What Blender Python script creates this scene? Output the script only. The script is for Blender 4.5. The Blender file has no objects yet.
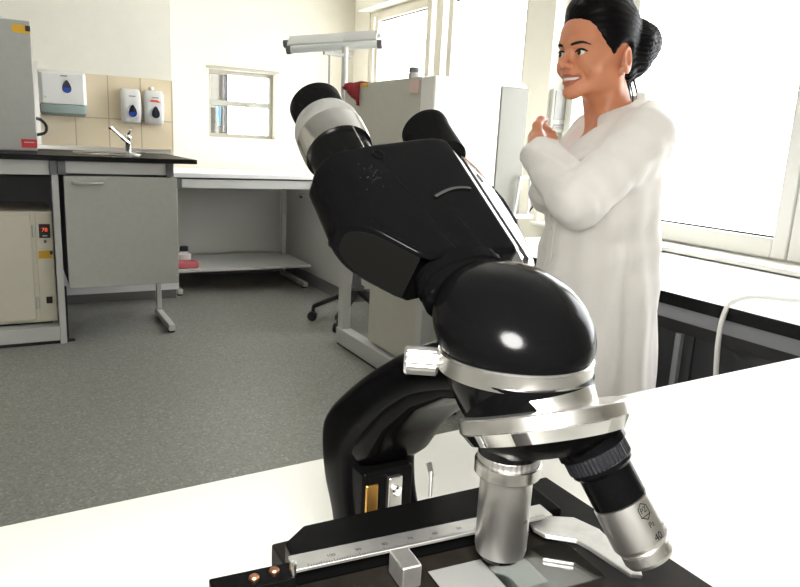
import bpy, bmesh, math, random
import numpy as np
from mathutils import Vector, Matrix
from mathutils.bvhtree import BVHTree
random.seed(7)
PI = math.pi
SC = bpy.context.scene
COL = SC.collection

# ------------------------------------------------------------------ helpers
def V(*a): return Vector(a)

def frame(o, z, xh=(1, 0, 0)):
    z = Vector(z).normalized(); x = Vector(xh); x = (x - z * x.dot(z)).normalized(); y = z.cross(x)
    m = Matrix((x, y, z)).transposed().to_4x4(); m.translation = Vector(o)
    return m

class MB:
    """collects shapes and links them as ONE mesh object"""
    def __init__(s): s.v = []; s.f = []
    def add(s, vs, fs, m=None):
        n = len(s.v)
        s.v += [tuple((m @ Vector(p)) if m is not None else Vector(p)) for p in vs]
        s.f += [tuple(i + n for i in f) for f in fs]
        return s
    def box(s, x0, x1, y0, y1, z0, z1, m=None):
        vs = [(x, y, z) for z in (z0, z1) for y in (y0, y1) for x in (x0, x1)]
        return s.add(vs, [(0, 2, 3, 1), (4, 5, 7, 6), (0, 1, 5, 4), (2, 6, 7, 3), (0, 4, 6, 2), (1, 3, 7, 5)], m)
    def prism(s, poly, z0, z1, m=None):
        a = sum(poly[i][0] * poly[(i + 1) % len(poly)][1] - poly[(i + 1) % len(poly)][0] * poly[i][1] for i in range(len(poly)))
        if a < 0: poly = poly[::-1]
        n = len(poly)
        vs = [(p[0], p[1], z0) for p in poly] + [(p[0], p[1], z1) for p in poly]
        fs = [tuple(range(n - 1, -1, -1)), tuple(range(n, 2 * n))]
        fs += [(i, (i + 1) % n, n + (i + 1) % n, n + i) for i in range(n)]
        return s.add(vs, fs, m)
    def loft(s, rings, m=None, cap=True, closed=True):
        n = len(rings[0]); vs = [p for r in rings for p in r]; fs = []
        for k in range(len(rings) - 1):
            for i in range(n if closed else n - 1):
                j = (i + 1) % n
                fs.append((k * n + i, k * n + j, (k + 1) * n + j, (k + 1) * n + i))
        if cap:
            fs.append(tuple(range(n - 1, -1, -1))); L = (len(rings) - 1) * n
            fs.append(tuple(range(L, L + n)))
        return s.add(vs, fs, m)
    def lathe(s, prof, m=None, n=48, cap=True):
        rings = [[(r * math.cos(2 * PI * i / n), r * math.sin(2 * PI * i / n), z) for i in range(n)] for r, z in prof]
        return s.loft(rings, m, cap)
    def cyl(s, p0, p1, r0, r1=None, n=24):
        p0 = Vector(p0); p1 = Vector(p1); d = p1 - p0
        xh = (1, 0, 0) if abs(d.normalized().x) < .9 else (0, 1, 0)
        return s.lathe([(r0, 0), (r0 if r1 is None else r1, d.length)], frame(p0, d, xh), n)
    def tube(s, pts, r, n=10, sm=6):
        P = [Vector(p) for p in pts]
        if sm > 1 and len(P) > 2:
            Q = []; E = [P[0] * 2 - P[1]] + P + [P[-1] * 2 - P[-2]]
            for i in range(1, len(E) - 2):
                for k in range(sm):
                    t = k / sm; a, b, c, d = E[i - 1], E[i], E[i + 1], E[i + 2]
                    Q.append(.5 * (2 * b + (c - a) * t + (2 * a - 5 * b + 4 * c - d) * t * t + (3 * b - a - 3 * c + d) * t ** 3))
            P = Q + [P[-1]]
        rs = r if isinstance(r, (list, tuple)) else None
        up = Vector((0, 0, 1)) if abs((P[1] - P[0]).normalized().z) < .9 else Vector((1, 0, 0)); rings = []
        for i, p in enumerate(P):
            d = (P[min(i + 1, len(P) - 1)] - P[max(i - 1, 0)]).normalized()
            x = (up - d * up.dot(d)).normalized(); y = d.cross(x); up = x
            if rs:
                u = i / (len(P) - 1) * (len(rs) - 1); a = int(min(u, len(rs) - 2)); rr = rs[a] + (rs[a + 1] - rs[a]) * (u - a)
            else: rr = r
            rings.append([p + (x * math.cos(2 * PI * k / n) + y * math.sin(2 * PI * k / n)) * rr for k in range(n)])
        return s.loft(rings)
    def build(s, name, mat, parent=None, bevel=0, seg=2, smooth=True, ang=35, loc=None, sub=0, solid=0):
        me = bpy.data.meshes.new(name); me.from_pydata(s.v, [], s.f); me.update()
        return link(name, me, mat, parent, bevel, seg, smooth, ang, loc, sub, solid)

def link(name, me, mat, parent=None, bevel=0, seg=2, smooth=True, ang=35, loc=None, sub=0, solid=0, normals=True):
    if normals:
        bm = bmesh.new(); bm.from_mesh(me); bmesh.ops.recalc_face_normals(bm, faces=bm.faces); bm.to_mesh(me); bm.free()
    if smooth:
        me.shade_smooth()
        if ang < 180: me.set_sharp_from_angle(angle=math.radians(ang))
    for mm in (mat if isinstance(mat, (list, tuple)) else [mat]): me.materials.append(mm)
    o = bpy.data.objects.new(name, me); COL.objects.link(o)
    if parent is not None: o.parent = parent
    if loc is not None: o.location = loc
    if solid:
        md = o.modifiers.new('solid', 'SOLIDIFY'); md.thickness = solid; md.offset = 0
    if bevel:
        md = o.modifiers.new('bevel', 'BEVEL'); md.width = bevel; md.segments = seg; md.limit_method = 'ANGLE'
        md.angle_limit = math.radians(32); md.harden_normals = smooth
    if sub:
        md = o.modifiers.new('sub', 'SUBSURF'); md.levels = sub; md.render_levels = sub
    return o

def tag(o, label, cat, group=None):
    o['label'] = label; o['category'] = cat
    if group: o['group'] = group
    return o
def thing(name, label, cat, loc=(0, 0, 0), rz=0, group=None):
    o = bpy.data.objects.new(name, None); COL.objects.link(o); o.empty_display_size = .1
    o.location = loc; o.rotation_euler = (0, 0, rz)
    return tag(o, label, cat, group)
def struct(o): o['kind'] = 'structure'; return o
def part_label(o, t): o['label'] = t; return o
def BX(*a): return MB().box(*a)

def text_mesh(body, size, extrude=0):
    cu = bpy.data.curves.new('lettering', 'FONT'); cu.body = body; cu.size = size; cu.extrude = extrude
    cu.align_x = 'CENTER'; cu.align_y = 'CENTER'
    o = bpy.data.objects.new('lettering', cu); COL.objects.link(o)
    dg = bpy.context.evaluated_depsgraph_get(); me = bpy.data.meshes.new_from_object(o.evaluated_get(dg))
    bpy.data.objects.remove(o); vs = [v.co.copy() for v in me.vertices]; fs = [tuple(p.vertices) for p in me.polygons]
    bpy.data.meshes.remove(me)
    return vs, fs

# ------------------------------------------------------------------ materials
def mat(name, col, rough=.5, metal=0, bump=0, bscale=60, var=0, vscale=8, coat=0, spec=.5, emit=0, trans=0, aniso=None, sheen=0, sss=0):
    m = bpy.data.materials.new(name); m.use_nodes = True; nt = m.node_tree; b = nt.nodes['Principled BSDF']
    c = tuple(col) + (1,)
    b.inputs['Base Color'].default_value = c; b.inputs['Roughness'].default_value = rough; b.inputs['Metallic'].default_value = metal
    b.inputs['Specular IOR Level'].default_value = spec; b.inputs['Coat Weight'].default_value = coat; b.inputs['Coat Roughness'].default_value = .04
    b.inputs['Transmission Weight'].default_value = trans
    if sheen: b.inputs['Sheen Weight'].default_value = sheen
    if sss:
        b.inputs['Subsurface Weight'].default_value = sss; b.inputs['Subsurface Radius'].default_value = (.012, .005, .003); b.inputs['Subsurface Scale'].default_value = 1
    if emit: b.inputs['Emission Color'].default_value = c; b.inputs['Emission Strength'].default_value = emit
    tc = nt.nodes.new('ShaderNodeTexCoord'); src = tc.outputs['Object']
    if aniso:
        mp = nt.nodes.new('ShaderNodeMapping'); mp.inputs['Scale'].default_value = aniso; nt.links.new(src, mp.inputs['Vector']); src = mp.outputs['Vector']
    if var:
        n = nt.nodes.new('ShaderNodeTexNoise'); n.inputs['Scale'].default_value = vscale; n.inputs['Detail'].default_value = 6; n.inputs['Roughness'].default_value = .65
        r = nt.nodes.new('ShaderNodeValToRGB'); lo = [max(0, x * (1 - var)) for x in col]; hi = [min(1, x * (1 + var)) for x in col]
        r.color_ramp.elements[0].position = .3; r.color_ramp.elements[1].position = .7
        r.color_ramp.elements[0].color = (*lo, 1); r.color_ramp.elements[1].color = (*hi, 1)
        nt.links.new(src, n.inputs['Vector']); nt.links.new(n.outputs['Fac'], r.inputs['Fac']); nt.links.new(r.outputs['Color'], b.inputs['Base Color'])
    if bump:
        n = nt.nodes.new('ShaderNodeTexNoise'); n.inputs['Scale'].default_value = bscale; n.inputs['Detail'].default_value = 4
        bp = nt.nodes.new('ShaderNodeBump'); bp.inputs['Strength'].default_value = bump; bp.inputs['Distance'].default_value = .002
        nt.links.new(src, n.inputs['Vector']); nt.links.new(n.outputs['Fac'], bp.inputs['Height']); nt.links.new(bp.outputs['Normal'], b.inputs['Normal'])
    return m

def glass_mat(name, tint=(1, 1, 1), gloss=.08, rough=.02):
    m = bpy.data.materials.new(name); m.use_nodes = True; nt = m.node_tree; nt.nodes.clear()
    o = nt.nodes.new('ShaderNodeOutputMaterial'); mx = nt.nodes.new('ShaderNodeMixShader'); t = nt.nodes.new('ShaderNodeBsdfTransparent')
    g = nt.nodes.new('ShaderNodeBsdfGlossy'); g.inputs['Roughness'].default_value = rough; t.inputs['Color'].default_value = (*tint, 1)
    mx.inputs['Fac'].default_value = gloss
    nt.links.new(t.outputs[0], mx.inputs[1]); nt.links.new(g.outputs[0], mx.inputs[2]); nt.links.new(mx.outputs[0], o.inputs['Surface'])
    return m

def floor_mat():
    m = mat('speckled_vinyl', (.2, .2, .19), .45, bump=.05, bscale=300); nt = m.node_tree; b = nt.nodes['Principled BSDF']
    tc = nt.nodes.new('ShaderNodeTexCoord')
    v = nt.nodes.new('ShaderNodeTexVoronoi'); v.inputs['Scale'].default_value = 130
    r = nt.nodes.new('ShaderNodeValToRGB'); r.color_ramp.interpolation = 'CONSTANT'
    e = r.color_ramp.elements; e[0].position = 0; e[0].color = (.185, .183, .165, 1); e[1].position = .25; e[1].color = (.225, .222, .202, 1)
    for p, c in ((.6, (.265, .262, .240)), (.85, (.33, .325, .30))):
        q = e.new(p); q.color = (*c, 1)
    nt.links.new(tc.outputs['Object'], v.inputs['Vector']); nt.links.new(v.outputs['Color'], r.inputs['Fac']); nt.links.new(r.outputs['Color'], b.inputs['Base Color'])
    return m

def tile_mat():
    m = mat('cream_tile', (.72, .58, .40), .25); nt = m.node_tree; b = nt.nodes['Principled BSDF']
    tc = nt.nodes.new('ShaderNodeTexCoord'); sp = nt.nodes.new('ShaderNodeSeparateXYZ'); mp = nt.nodes.new('ShaderNodeCombineXYZ')
    for ax_, off, i_ in ((0, .372 - .194 * 4, 0), (2, 1.189 - .27 * 6, 1)):
        ad = nt.nodes.new('ShaderNodeMath'); ad.operation = 'SUBTRACT'; ad.inputs[1].default_value = off
        nt.links.new(sp.outputs[ax_], ad.inputs[0]); nt.links.new(ad.outputs[0], mp.inputs[i_])
    br = nt.nodes.new('ShaderNodeTexBrick'); br.offset = 0; br.inputs['Scale'].default_value = 1
    br.inputs['Brick Width'].default_value = .194; br.inputs['Row Height'].default_value = .27; br.inputs['Mortar Size'].default_value = .003
    br.inputs['Color1'].default_value = (.84, .72, .52, 1); br.inputs['Color2'].default_value = (.80, .68, .49, 1); br.inputs['Mortar'].default_value = (.50, .42, .30, 1)
    nt.links.new(tc.outputs['Object'], sp.inputs[0]); nt.links.new(mp.outputs[0], br.inputs['Vector']); nt.links.new(br.outputs['Color'], b.inputs['Base Color'])
    return m

M = dict(
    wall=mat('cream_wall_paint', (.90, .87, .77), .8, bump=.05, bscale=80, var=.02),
    wallfar=mat('darkened_cream_wall_paint', (.76, .73, .63), .8, bump=.05, bscale=80, var=.02), framefar=mat('beige_window_frame', (.42, .40, .34), .4),  # far wall cream is darkened in place of weaker window light
    boxg=mat('grey_box_plastic', (.44, .44, .39), .5), boxd=mat('darker_grey_box_plastic', (.28, .28, .26), .5), strip=mat('grey_light_fade', (.27, .265, .23), .5),  # last grey paints the end panel's fade out of overexposed white
    ceil=mat('white_ceiling_paint', (.85, .84, .80), .9),
    floor=floor_mat(), tile=tile_mat(),
    cove=mat('grey_cove_vinyl', (.16, .16, .16), .5),
    pvc=mat('cream_window_plastic', (.74, .70, .60), .35),
    pvcw=mat('white_window_plastic', (.82, .81, .76), .35),
    gasket=mat('dark_rubber_gasket', (.05, .05, .05), .6),
    glass=glass_mat('window_glass'), clear=glass_mat('thin_clear_glass', (.93, .96, .95), .16, .05),
    grey=mat('light_grey_laminate', (.42, .42, .39), .5, bump=.03, bscale=200, var=.04, vscale=30),
    greylt=mat('pale_grey_metal', (.55, .55, .53), .4),
    greydk=mat('dark_grey_plastic', (.14, .14, .15), .5),
    island=mat('grey_green_laminate', (.56, .545, .475), .55, var=.03, vscale=20),
    blackw=mat('black_worktop', (.006, .006, .006), .4, spec=.15),
    steel=mat('brushed_stainless_steel', (.62, .61, .58), .3, 1, aniso=(2, 60, 2), bump=.04, bscale=20),
    white=mat('white_laminate', (.80, .80, .79), .35), benchw=mat('white_bench_laminate', (.78, .77, .71), .45, bump=.03, bscale=400),
    whitep=mat('white_plastic', (.80, .80, .78), .3, coat=.3), aqua=mat('translucent_aqua_plastic', (.46, .58, .55), .25, trans=.2),
    blue=mat('blue_drop_emblem', (.01, .05, .38), .2), navy=mat('dark_navy_emblem', (.008, .01, .03), .25), black=mat('black_plastic', (.012, .012, .013), .4),
    red=mat('red_label', (.62, .02, .03), .45), yellow=mat('yellow_label', (.72, .42, .02), .5), orange=mat('orange_triangle', (.85, .12, .05), .5),
    redcloth=mat('red_cloth', (.30, .008, .015), .7, bump=.2, bscale=90), cream=mat('cream_enamel', (.68, .64, .53), .4, var=.02, vscale=15),
    chrome=mat('chrome', (.80, .80, .80), .08, 1), digit=mat('red_glowing_digits', (1, .12, .05), .5, emit=.7),
    tube=mat('fluorescent_tube', (.80, .83, .80), .3), lampw=mat('white_enamel_reflector', (.62, .63, .60), .3),
    pink=mat('pale_pink_paper', (.72, .55, .50), .7), pinkp=mat('pink_tray', (.60, .13, .15), .5),
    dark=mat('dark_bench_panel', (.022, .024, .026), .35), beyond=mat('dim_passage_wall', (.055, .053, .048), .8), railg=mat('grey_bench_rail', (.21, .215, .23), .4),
    cable=mat('white_cable', (.72, .71, .68), .4), bluep=mat('blue_plastic', (.02, .14, .28), .4),
    # microscope
    bl=mat('black_lacquer', (.0012, .0012, .0013), .15, bump=.012, bscale=500, spec=.05),
    blp=mat('polished_black_lacquer', (.0012, .0012, .0013), .12, spec=.5, coat=1),
    rail=mat('silvery_window_glint', (.66, .70, .76), .3, .8),  # pale metal colour in place of the window's reflection on lacquer
    blb=mat('satin_black_body_lacquer', (.0012, .0012, .0013), .19, bump=.012, bscale=500, spec=.022),
    blm=mat('satin_black_lacquer', (.0016, .0016, .0016), .26, bump=.02, bscale=900, spec=.025),
    stage=mat('worn_black_stage', (.0065, .0055, .0045), .45, var=.3, vscale=60, spec=.035),
    knurl=mat('black_knurled_metal', (.004, .004, .005), .25, spec=.4),
    alu=mat('satin_aluminium', (.56, .55, .53), .33, 1),
    alud=mat('worn_aluminium_scale', (.50, .49, .47), .45, 1, var=.12, vscale=90),
    shiny=mat('turned_aluminium', (.60, .59, .57), .17, 1), scuff=mat('scuffed_paint', (.013, .013, .0125), .7, spec=.05),
    brush=mat('brushed_silver', (.60, .59, .57), .25, 1),
    brass=mat('brass', (.55, .30, .08), .3, 1), copper=mat('copper_screw', (.42, .20, .11), .35, 1),
    facet=mat('matt_dark_facet', (.0022, .0022, .002), .6, spec=.02), groove=mat('engraved_black', (.002, .002, .002), .6, spec=.03),
    slidegrey=mat('grey_slide_end', (.10, .10, .095), .5, spec=.2), lens=mat('dark_lens', (.01, .012, .02), .05, coat=1),
    # person
    skin=mat('skin', (.68, .28, .15), .45, bump=.03, bscale=300, var=.06, vscale=14, sss=.12), hair=mat('black_hair', (.003, .0024, .003), .42, aniso=(140, 10, 40), bump=.4, bscale=1.5, spec=.12),
    coat=mat('white_cotton_coat', (.90, .865, .825), .85, bump=.10, bscale=500, sheen=.1, var=.02, vscale=20), lip=mat('rose_lips', (.50, .155, .115), .4),
    teeth=mat('white_teeth', (.85, .82, .76), .25), eyew=mat('eye_white', (.72, .70, .68), .15), iris=mat('dark_brown_iris', (.02, .011, .007), .1),
    brow=mat('dark_brown_brow', (.012, .008, .007), .7), top=mat('black_knit_top', (.012, .011, .012), .8), trouser=mat('dark_trousers', (.02, .022, .03), .8),
    shoe=mat('white_clogs', (.6, .6, .58), .5), pearl=mat('pearl', (.8, .75, .68), .15, coat=1),
)
# ------------------------------------------------------------------ the room
XW, XG = 2.50, 2.62          # inner face of the window wall, window plane
YS, YF = 4.85, 5.60          # sink wall, far wall
XC = .958                    # corner between them
HC = 2.65
struct(MB().box(-3.0, 3.2, -2.6, 6.6, -.10, 0).build('floor', M['floor'], smooth=False))
struct(MB().box(-3.0, 3.2, -2.6, 6.6, HC, HC + .1).build('ceiling', M['ceil'], smooth=False))
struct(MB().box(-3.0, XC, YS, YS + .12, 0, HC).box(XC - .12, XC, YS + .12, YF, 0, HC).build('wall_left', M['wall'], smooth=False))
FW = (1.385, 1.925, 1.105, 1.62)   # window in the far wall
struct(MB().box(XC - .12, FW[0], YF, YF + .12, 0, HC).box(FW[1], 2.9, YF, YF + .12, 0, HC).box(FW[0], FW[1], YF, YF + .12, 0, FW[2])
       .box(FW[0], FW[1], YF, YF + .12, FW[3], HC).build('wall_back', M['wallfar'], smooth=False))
struct(MB().box(-3.0, -2.9, -2.6, YS, 0, HC).build('wall_west', M['wall'], smooth=False))
struct(MB().box(-2.9, 2.9, -2.6, -2.5, 0, HC).build('wall_front', M['wall'], smooth=False))
A0, A1, B0, B1, Z0, Z1 = 3.155, 5.32, .30, 2.93, .728, 2.14
w = MB().box(XW, 2.9, -2.5, B0, 0, HC).box(XW, 2.9, B1, A0, 0, HC).box(2.612, 2.9, A1, YF, 0, HC)
w.box(XW, 2.9, B0, B1, 0, Z0).box(XW, 2.9, A0, A1, 0, Z0).box(XW, 2.9, B0, B1, Z1, HC).box(XW, 2.9, A0, A1, Z1, HC)
struct(w.build('wall_right', M['wall'], smooth=False))
struct(BX(.135, XC + .003, YS - .012, YS + .001, .90, 1.452).build('trim_1', M['tile'], smooth=False))           # tiled splash back
struct(BX(.150, .178, YS - .03, YS - .011, .985, 1.50).build('trim_2', M['steel'], smooth=False))               # metal conduit at the tile edge
struct(MB().box(-2.9, XC, YS - .012, YS, 0, .10).build('baseboard_left', M['cove'], smooth=False))
struct(MB().box(XC, 2.0, YF - .012, YF, 0, .10).build('baseboard_back', M['cove'], smooth=False))

def sash(parent, y0, y1, z0, z1, t=.06, tb=.078, d=.07, m='pvc', handle=False):
    """one framed pane in the window wall"""
    f = MB()
    f.box(XG - .02, XG + d - .02, y0 - t, y0, z0 - tb, z1 + t).box(XG - .02, XG + d - .02, y1, y1 + t, z0 - tb, z1 + t)
    f.box(XG - .02, XG + d - .02, y0, y1, z0 - tb, z0).box(XG - .02, XG + d - .02, y0, y1, z1, z1 + t)
    f.build('sash_frame', M[m], parent, bevel=.006)
    g = MB(); e = .007
    g.box(XG + .002, XG + .012, y0, y1, z0, z0 + e).box(XG + .002, XG + .012, y0, y1, z1 - e, z1)
    g.build('gasket', M['gasket'], parent, smooth=False)
    BX(XG + .012, XG + .018, y0, y1, z0, z1).build('pane', M['glass'], parent, smooth=False)

def window(n, y0, y1, panes, posts, label, m):
    r = bpy.data.objects.new('window_%d' % n, None); COL.objects.link(r); r.location = (0, 0, 0); struct(r); r['label'] = label
    f = MB()
    f.box(XG, XG + .09, y0, y0 + .06, Z0, Z1).box(XG, XG + .09, y1 - .06, y1, Z0, Z1).box(XG, XG + .09, y0 + .06, y1 - .06, Z0 + .023, Z0 + .028).box(XG, XG + .09, y0 + .06, y1 - .06, Z1 - .04, Z1)
    f.build('outer_frame', M[m], r, bevel=.004)
    for a, b in posts: BX(XG - .012, XG + .06, a, b, Z0 + .03, Z1 - .04).build('mullion', M[m], r, bevel=.005)
    for a, b in panes: sash(r, a, b, .836, 2.06, m=m)
    return r
window(1, A0, A1, [(3.30, 4.06), (4.40, 5.14)], [(4.20, 4.29)], 'cream framed double window behind the grey cabinet', 'pvc')
window(2, B0, B1, [(2.64, 2.85), (1.640, 2.46), (.52, 1.44)], [(2.52, 2.60), (1.505, 1.575)], 'bright window behind the woman', 'pvcw')
struct(MB().box(XW - .05, XG + .02, B0 + .001, B1 - .001, Z0 + .001, Z0 + .022).box(XW - .05, XG + .02, A0 + .001, A1 - .001, Z0 + .001, Z0 + .022).build('trim_3', M['pvcw'], bevel=.006))   # sills

# window in the far wall, with what shows beyond it
r = bpy.data.objects.new('window_3', None); COL.objects.link(r); struct(r); r['label'] = 'small white framed window in the far wall'
f = MB(); x0, x1, z0, z1 = FW
g0, g1 = YF + .07, YF + .115
f.box(x0, x1, g0, g1, z1 - .03, z1).box(x0, x1, g0, g1, z0, z0 + .03).box(x0, x0 + .03, g0, g1, z0 + .03, z1 - .03).box(x1 - .03, x1, g0, g1, z0 + .03, z1 - .03)
f.build('outer_frame', M['framefar'], r, bevel=.003)
BX(x0 + .03, x1 - .03, g0 + .002, g1 - .004, 1.350, 1.392).build('crossbar', M['boxg'], r, bevel=.003)
BX(1.538, 1.556, g0 + .02, g1 - .01, z0 + .03, 1.350).box(1.538, 1.556, g0 + .02, g1 - .01, 1.392, z1 - .03).build('mullion', M['greydk'], r)
BX(1.56, 1.73, g0 - .008, g0 + .001, 1.352, 1.362).cyl((1.715, g0, 1.357), (1.715, g0 - .016, 1.357), .012).build('latch', M['framefar'], r)
BX(x0 + .03, x1 - .03, g1 - .012, g1 - .008, z0 + .03, z1 - .03).build('pane', M['glass'], r, smooth=False)
tr = MB(); q = .022
tr.box(x0 - q, x1 + q, YF - .012, YF - .0005, z1 + .001, z1 + q).build('trim_5', M['framefar'], bevel=.002)
struct(bpy.data.objects['trim_5'])
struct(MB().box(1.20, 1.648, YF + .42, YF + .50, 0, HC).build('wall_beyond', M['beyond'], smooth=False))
bag = MB().loft([[(1.562 + .022 * math.cos(a) * (1 - .5 * u), YF + .39 + .02 * math.sin(a), 1.355 - .16 * u) for a in [2 * PI * i / 12 for i in range(12)]] for u in (0, .2, .5, .8, 1)])
tag(bag.build('hanging_towel', M['bluep']), 'small blue thing hanging beyond the far wall window', 'towel')

# ------------------------------------------------------------------ sink bench
t = thing('sink_bench', 'grey sink bench with black worktop and a single door', 'bench', (.2, 3.92, 0))
o = Vector((.2, 3.92, 0))
def P(mb, name, m, par=t, off=o, **k):
    ob = mb.build(name, M[m] if isinstance(m, str) else m, par, **k); ob.matrix_parent_inverse = Matrix.Translation(-off); return ob
SX0 = -1.25
wt = MB().box(SX0, .895, 3.885, YS - .03, .960, .985)
P(wt, 'worktop', 'blackw', bevel=.004)
P(MB().box(.15, .94, YS - .055, YS - .014, .985, 1.012).box(.15, .94, YS - .10, YS - .055, .985, .990), 'upstand', 'steel', bevel=.003)
P(MB().box(SX0, .172, 3.925, 3.965, .885, .958), 'rail', 'greylt', bevel=.003)
P(MB().box(.245, .738, 3.925, 3.965, .895, .958), 'rail', 'greylt', bevel=.003)
for a, b in ((.170, .205), (.207, .245), (.738, .775)): P(MB().box(a, b, 3.915, 3.975, .888, .960), 'corner_joint', 'greydk', bevel=.003)
P(MB().box(.178, .210, 3.925, 3.975, .0, .890), 'post', 'greylt', bevel=.003)
P(MB().box(SX0, .178, 3.925, 3.975, .02, .095).box(SX0, .178, 3.975, 4.55, .075, .095), 'plinth', 'greylt', bevel=.003)
P(MB().box(SX0, .215, 3.94, 3.96, 0, .02), 'plinth_seal', 'black')
P(MB().box(SX0, .21, 4.58, 4.60, .095, .958).box(.200, .208, 3.98, 4.58, .095, .958), 'inner_panel', 'greydk')
d = P(MB().box(.232, .790, 3.905, 3.925, .302, .884), 'door', 'grey', bevel=.003)
P(MB().box(.236, .786, 3.925, 4.45, .310, .318).box(.236, .246, 3.925, 4.45, .318, .88).box(.776, .786, 3.925, 4.45, .318, .88).box(.246, .776, 4.44, 4.45, .318, .88), 'carcass', 'greydk')
h = MB().tube([(.275, 3.906, .852), (.285, 3.885, .851), (.345, 3.874, .847), (.405, 3.885, .851), (.415, 3.906, .853)], .0085)
h = h.build('handle', M['steel'], d)
P(MB().box(.742, .770, 4.33, 4.37, .05, .318), 'leg', 'greylt', bevel=.003)
P(MB().box(.738, .774, 3.95, 4.40, .012, .050), 'foot', 'greylt', bevel=.006)
P(MB().cyl((.756, 3.975, 0), (.756, 3.975, .013), .02), 'foot_pad', 'black')
P(MB().box(.207, .222, 3.96, 3.99, 0, .30).box(.205, .25, 3.955, 3.985, 0, .012), 'leg', 'black')
P(MB().box(.22, .95, 4.70, 4.72, .09, .30), 'back_panel', 'white')
# sink bowl rim
P(MB().loft([[(.50 + (.18 - q) * cx, 4.42 + (.17 - q) * cy, z) for cx, cy in [(math.copysign(abs(math.cos(a)) ** .5, math.cos(a)), math.copysign(abs(math.sin(a)) ** .5, math.sin(a))) for a in [2 * PI * i / 40 for i in range(40)]]] for q, z in ((0, .985), (0, .990), (.018, .990), (.026, .986), (.035, .965))]), 'sink_bowl', 'steel')

fa = thing('faucet', 'chrome lever faucet behind the sink', 'faucet', (.645, 4.62, .985))
MB().lathe([(.024, 0), (.024, .006), (.017, .012), (.017, .075), (.021, .085), (.021, .100), (.012, .112)]).build('body', M['chrome'], fa)
MB().tube([(0, -.012, .062), (-.045, -.06, .095), (-.085, -.105, .128), (-.112, -.135, .150)], [.011, .010, .0095, .009]).cyl((-.108, -.130, .150), (-.118, -.141, .147), .011).build('spout', M['chrome'], fa)
MB().tube([(0, 0, .108), (.006, -.028, .128), (.010, -.06, .142)], [.009, .007, .006]).build('lever', M['chrome'], fa)

# ------------------------------------------------------------------ dispensers
def drop(w, h, n=28):
    pts = []
    for i in range(n):
        a = 2 * PI * i / n; y = -math.cos(a); pts.append((w * math.sin(a) * (math.sin(a / 2) ** 1.3 if True else 1) * 1.05, -y * h * .5))
    return [(x, -y) for x, y in pts]
def teardrop(w, h):
    pts = []
    for i in range(32):
        a = 2 * PI * i / 32
        x = w * .5 * math.sin(a) * (1 - .42 * math.cos(a)) * .98; z = h * .5 * math.cos(a); pts.append((x, z))
    return pts
XZ = Matrix(((1, 0, 0, 0), (0, 0, -1, 0), (0, 1, 0, 0), (0, 0, 0, 1)))   # (x, y, z) -> (x, -z, y)
def emblem(par, w, h, x, z, y, lower):
    e = MB().prism(teardrop(w, h), 0, .003, Matrix.Translation((x, y, z)) @ XZ).build('drop_emblem', M['navy'], par, smooth=False)
    if lower:
        pts = [p for p in teardrop(w * .88, h * .94) if p[1] < -.04 * h]
        MB().prism(pts, .003, .0045, Matrix.Translation((x, y, z)) @ XZ).build('emblem_fill', M['blue'], e, smooth=False)
td = thing('paper_towel_dispenser', 'wide white paper towel dispenser with a blue drop emblem', 'dispenser', (.305, YS - .012, 1.19))
q = MB().loft([[(x, y, z) for x, y in ((-.128, 0), (.128, 0), (.128, -a), (.112, -a - .012), (-.112, -a - .012), (-.128, -a))] for z, a in ((.065, .105), (.16, .10), (.245, .085), (.262, .05))])
q.build('cover', M['whitep'], td, bevel=.006)
q = MB().loft([[(x * k, y, z) for x, y in ((-.128, 0), (.128, 0), (.128, -a), (.105, -a - .012), (-.105, -a - .012), (-.128, -a))] for z, a, k in ((0, .065, .90), (.015, .095, .97), (.064, .103, .99))])
q.build('paper_tray', M['aqua'], td, bevel=.004)
emblem(td, .048, .075, .02, .170, -.1115, True)
BX(-.012, .026, -.1045, -.099, .228, .233).build('brand_mark', M['greydk'], td)
BX(-.10, -.094, -.1155, -.108, .10, .106).build('lock', M['chrome'], td)
def soap(x, z, label, red, name):
    s = thing(name, label, 'dispenser', (x, YS - .012, z))
    rr = []
    for zz, a, wd in ((0, .06, .048), (.012, .085, .056), (.05, .095, .060), (.13, .10, .060), (.19, .092, .058), (.212, .07, .050)):
        rr.append([(wd * math.copysign(abs(math.cos(b)) ** .45, math.cos(b)), -a * .5 + a * .5 * math.copysign(abs(math.sin(b)) ** .45, math.sin(b)), zz) for b in [2 * PI * i / 32 for i in range(32)]])
    MB().loft(rr).build('cover', M['whitep'], s, bevel=0, ang=60)
    BX(-.045, .045, -.012, .011, .02, .195).build('back_plate', M['greylt'], s)
    emblem(s, .046, .074, .004, .078, -.1015, not red)
    BX(-.016, .022, -.1015, -.097, .165, .170).build('brand_mark', M['greydk'], s)
    if red:
        MB().prism([(-.03, 0), (.038, -.004), (.015, .012), (-.02, .013)], 0, .004, Matrix.Translation((0, -.0985, .142)) @ XZ).build('red_flash', M['orange'], s, smooth=False)
        MB().lathe([(.014, 0), (.016, .006), (.016, .022), (.010, .026)], frame((-.012, -.045, .210), (0, 0, 1)), 20).build('bottle_cap', M['cream'], s)
    return s
soap(.692, 1.165, 'white soap dispenser with a blue drop, nearer the sink', False, 'soap_dispenser')
soap(.830, 1.165, 'white dispenser with a red flash and a black drop', True, 'soap_dispenser')

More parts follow.
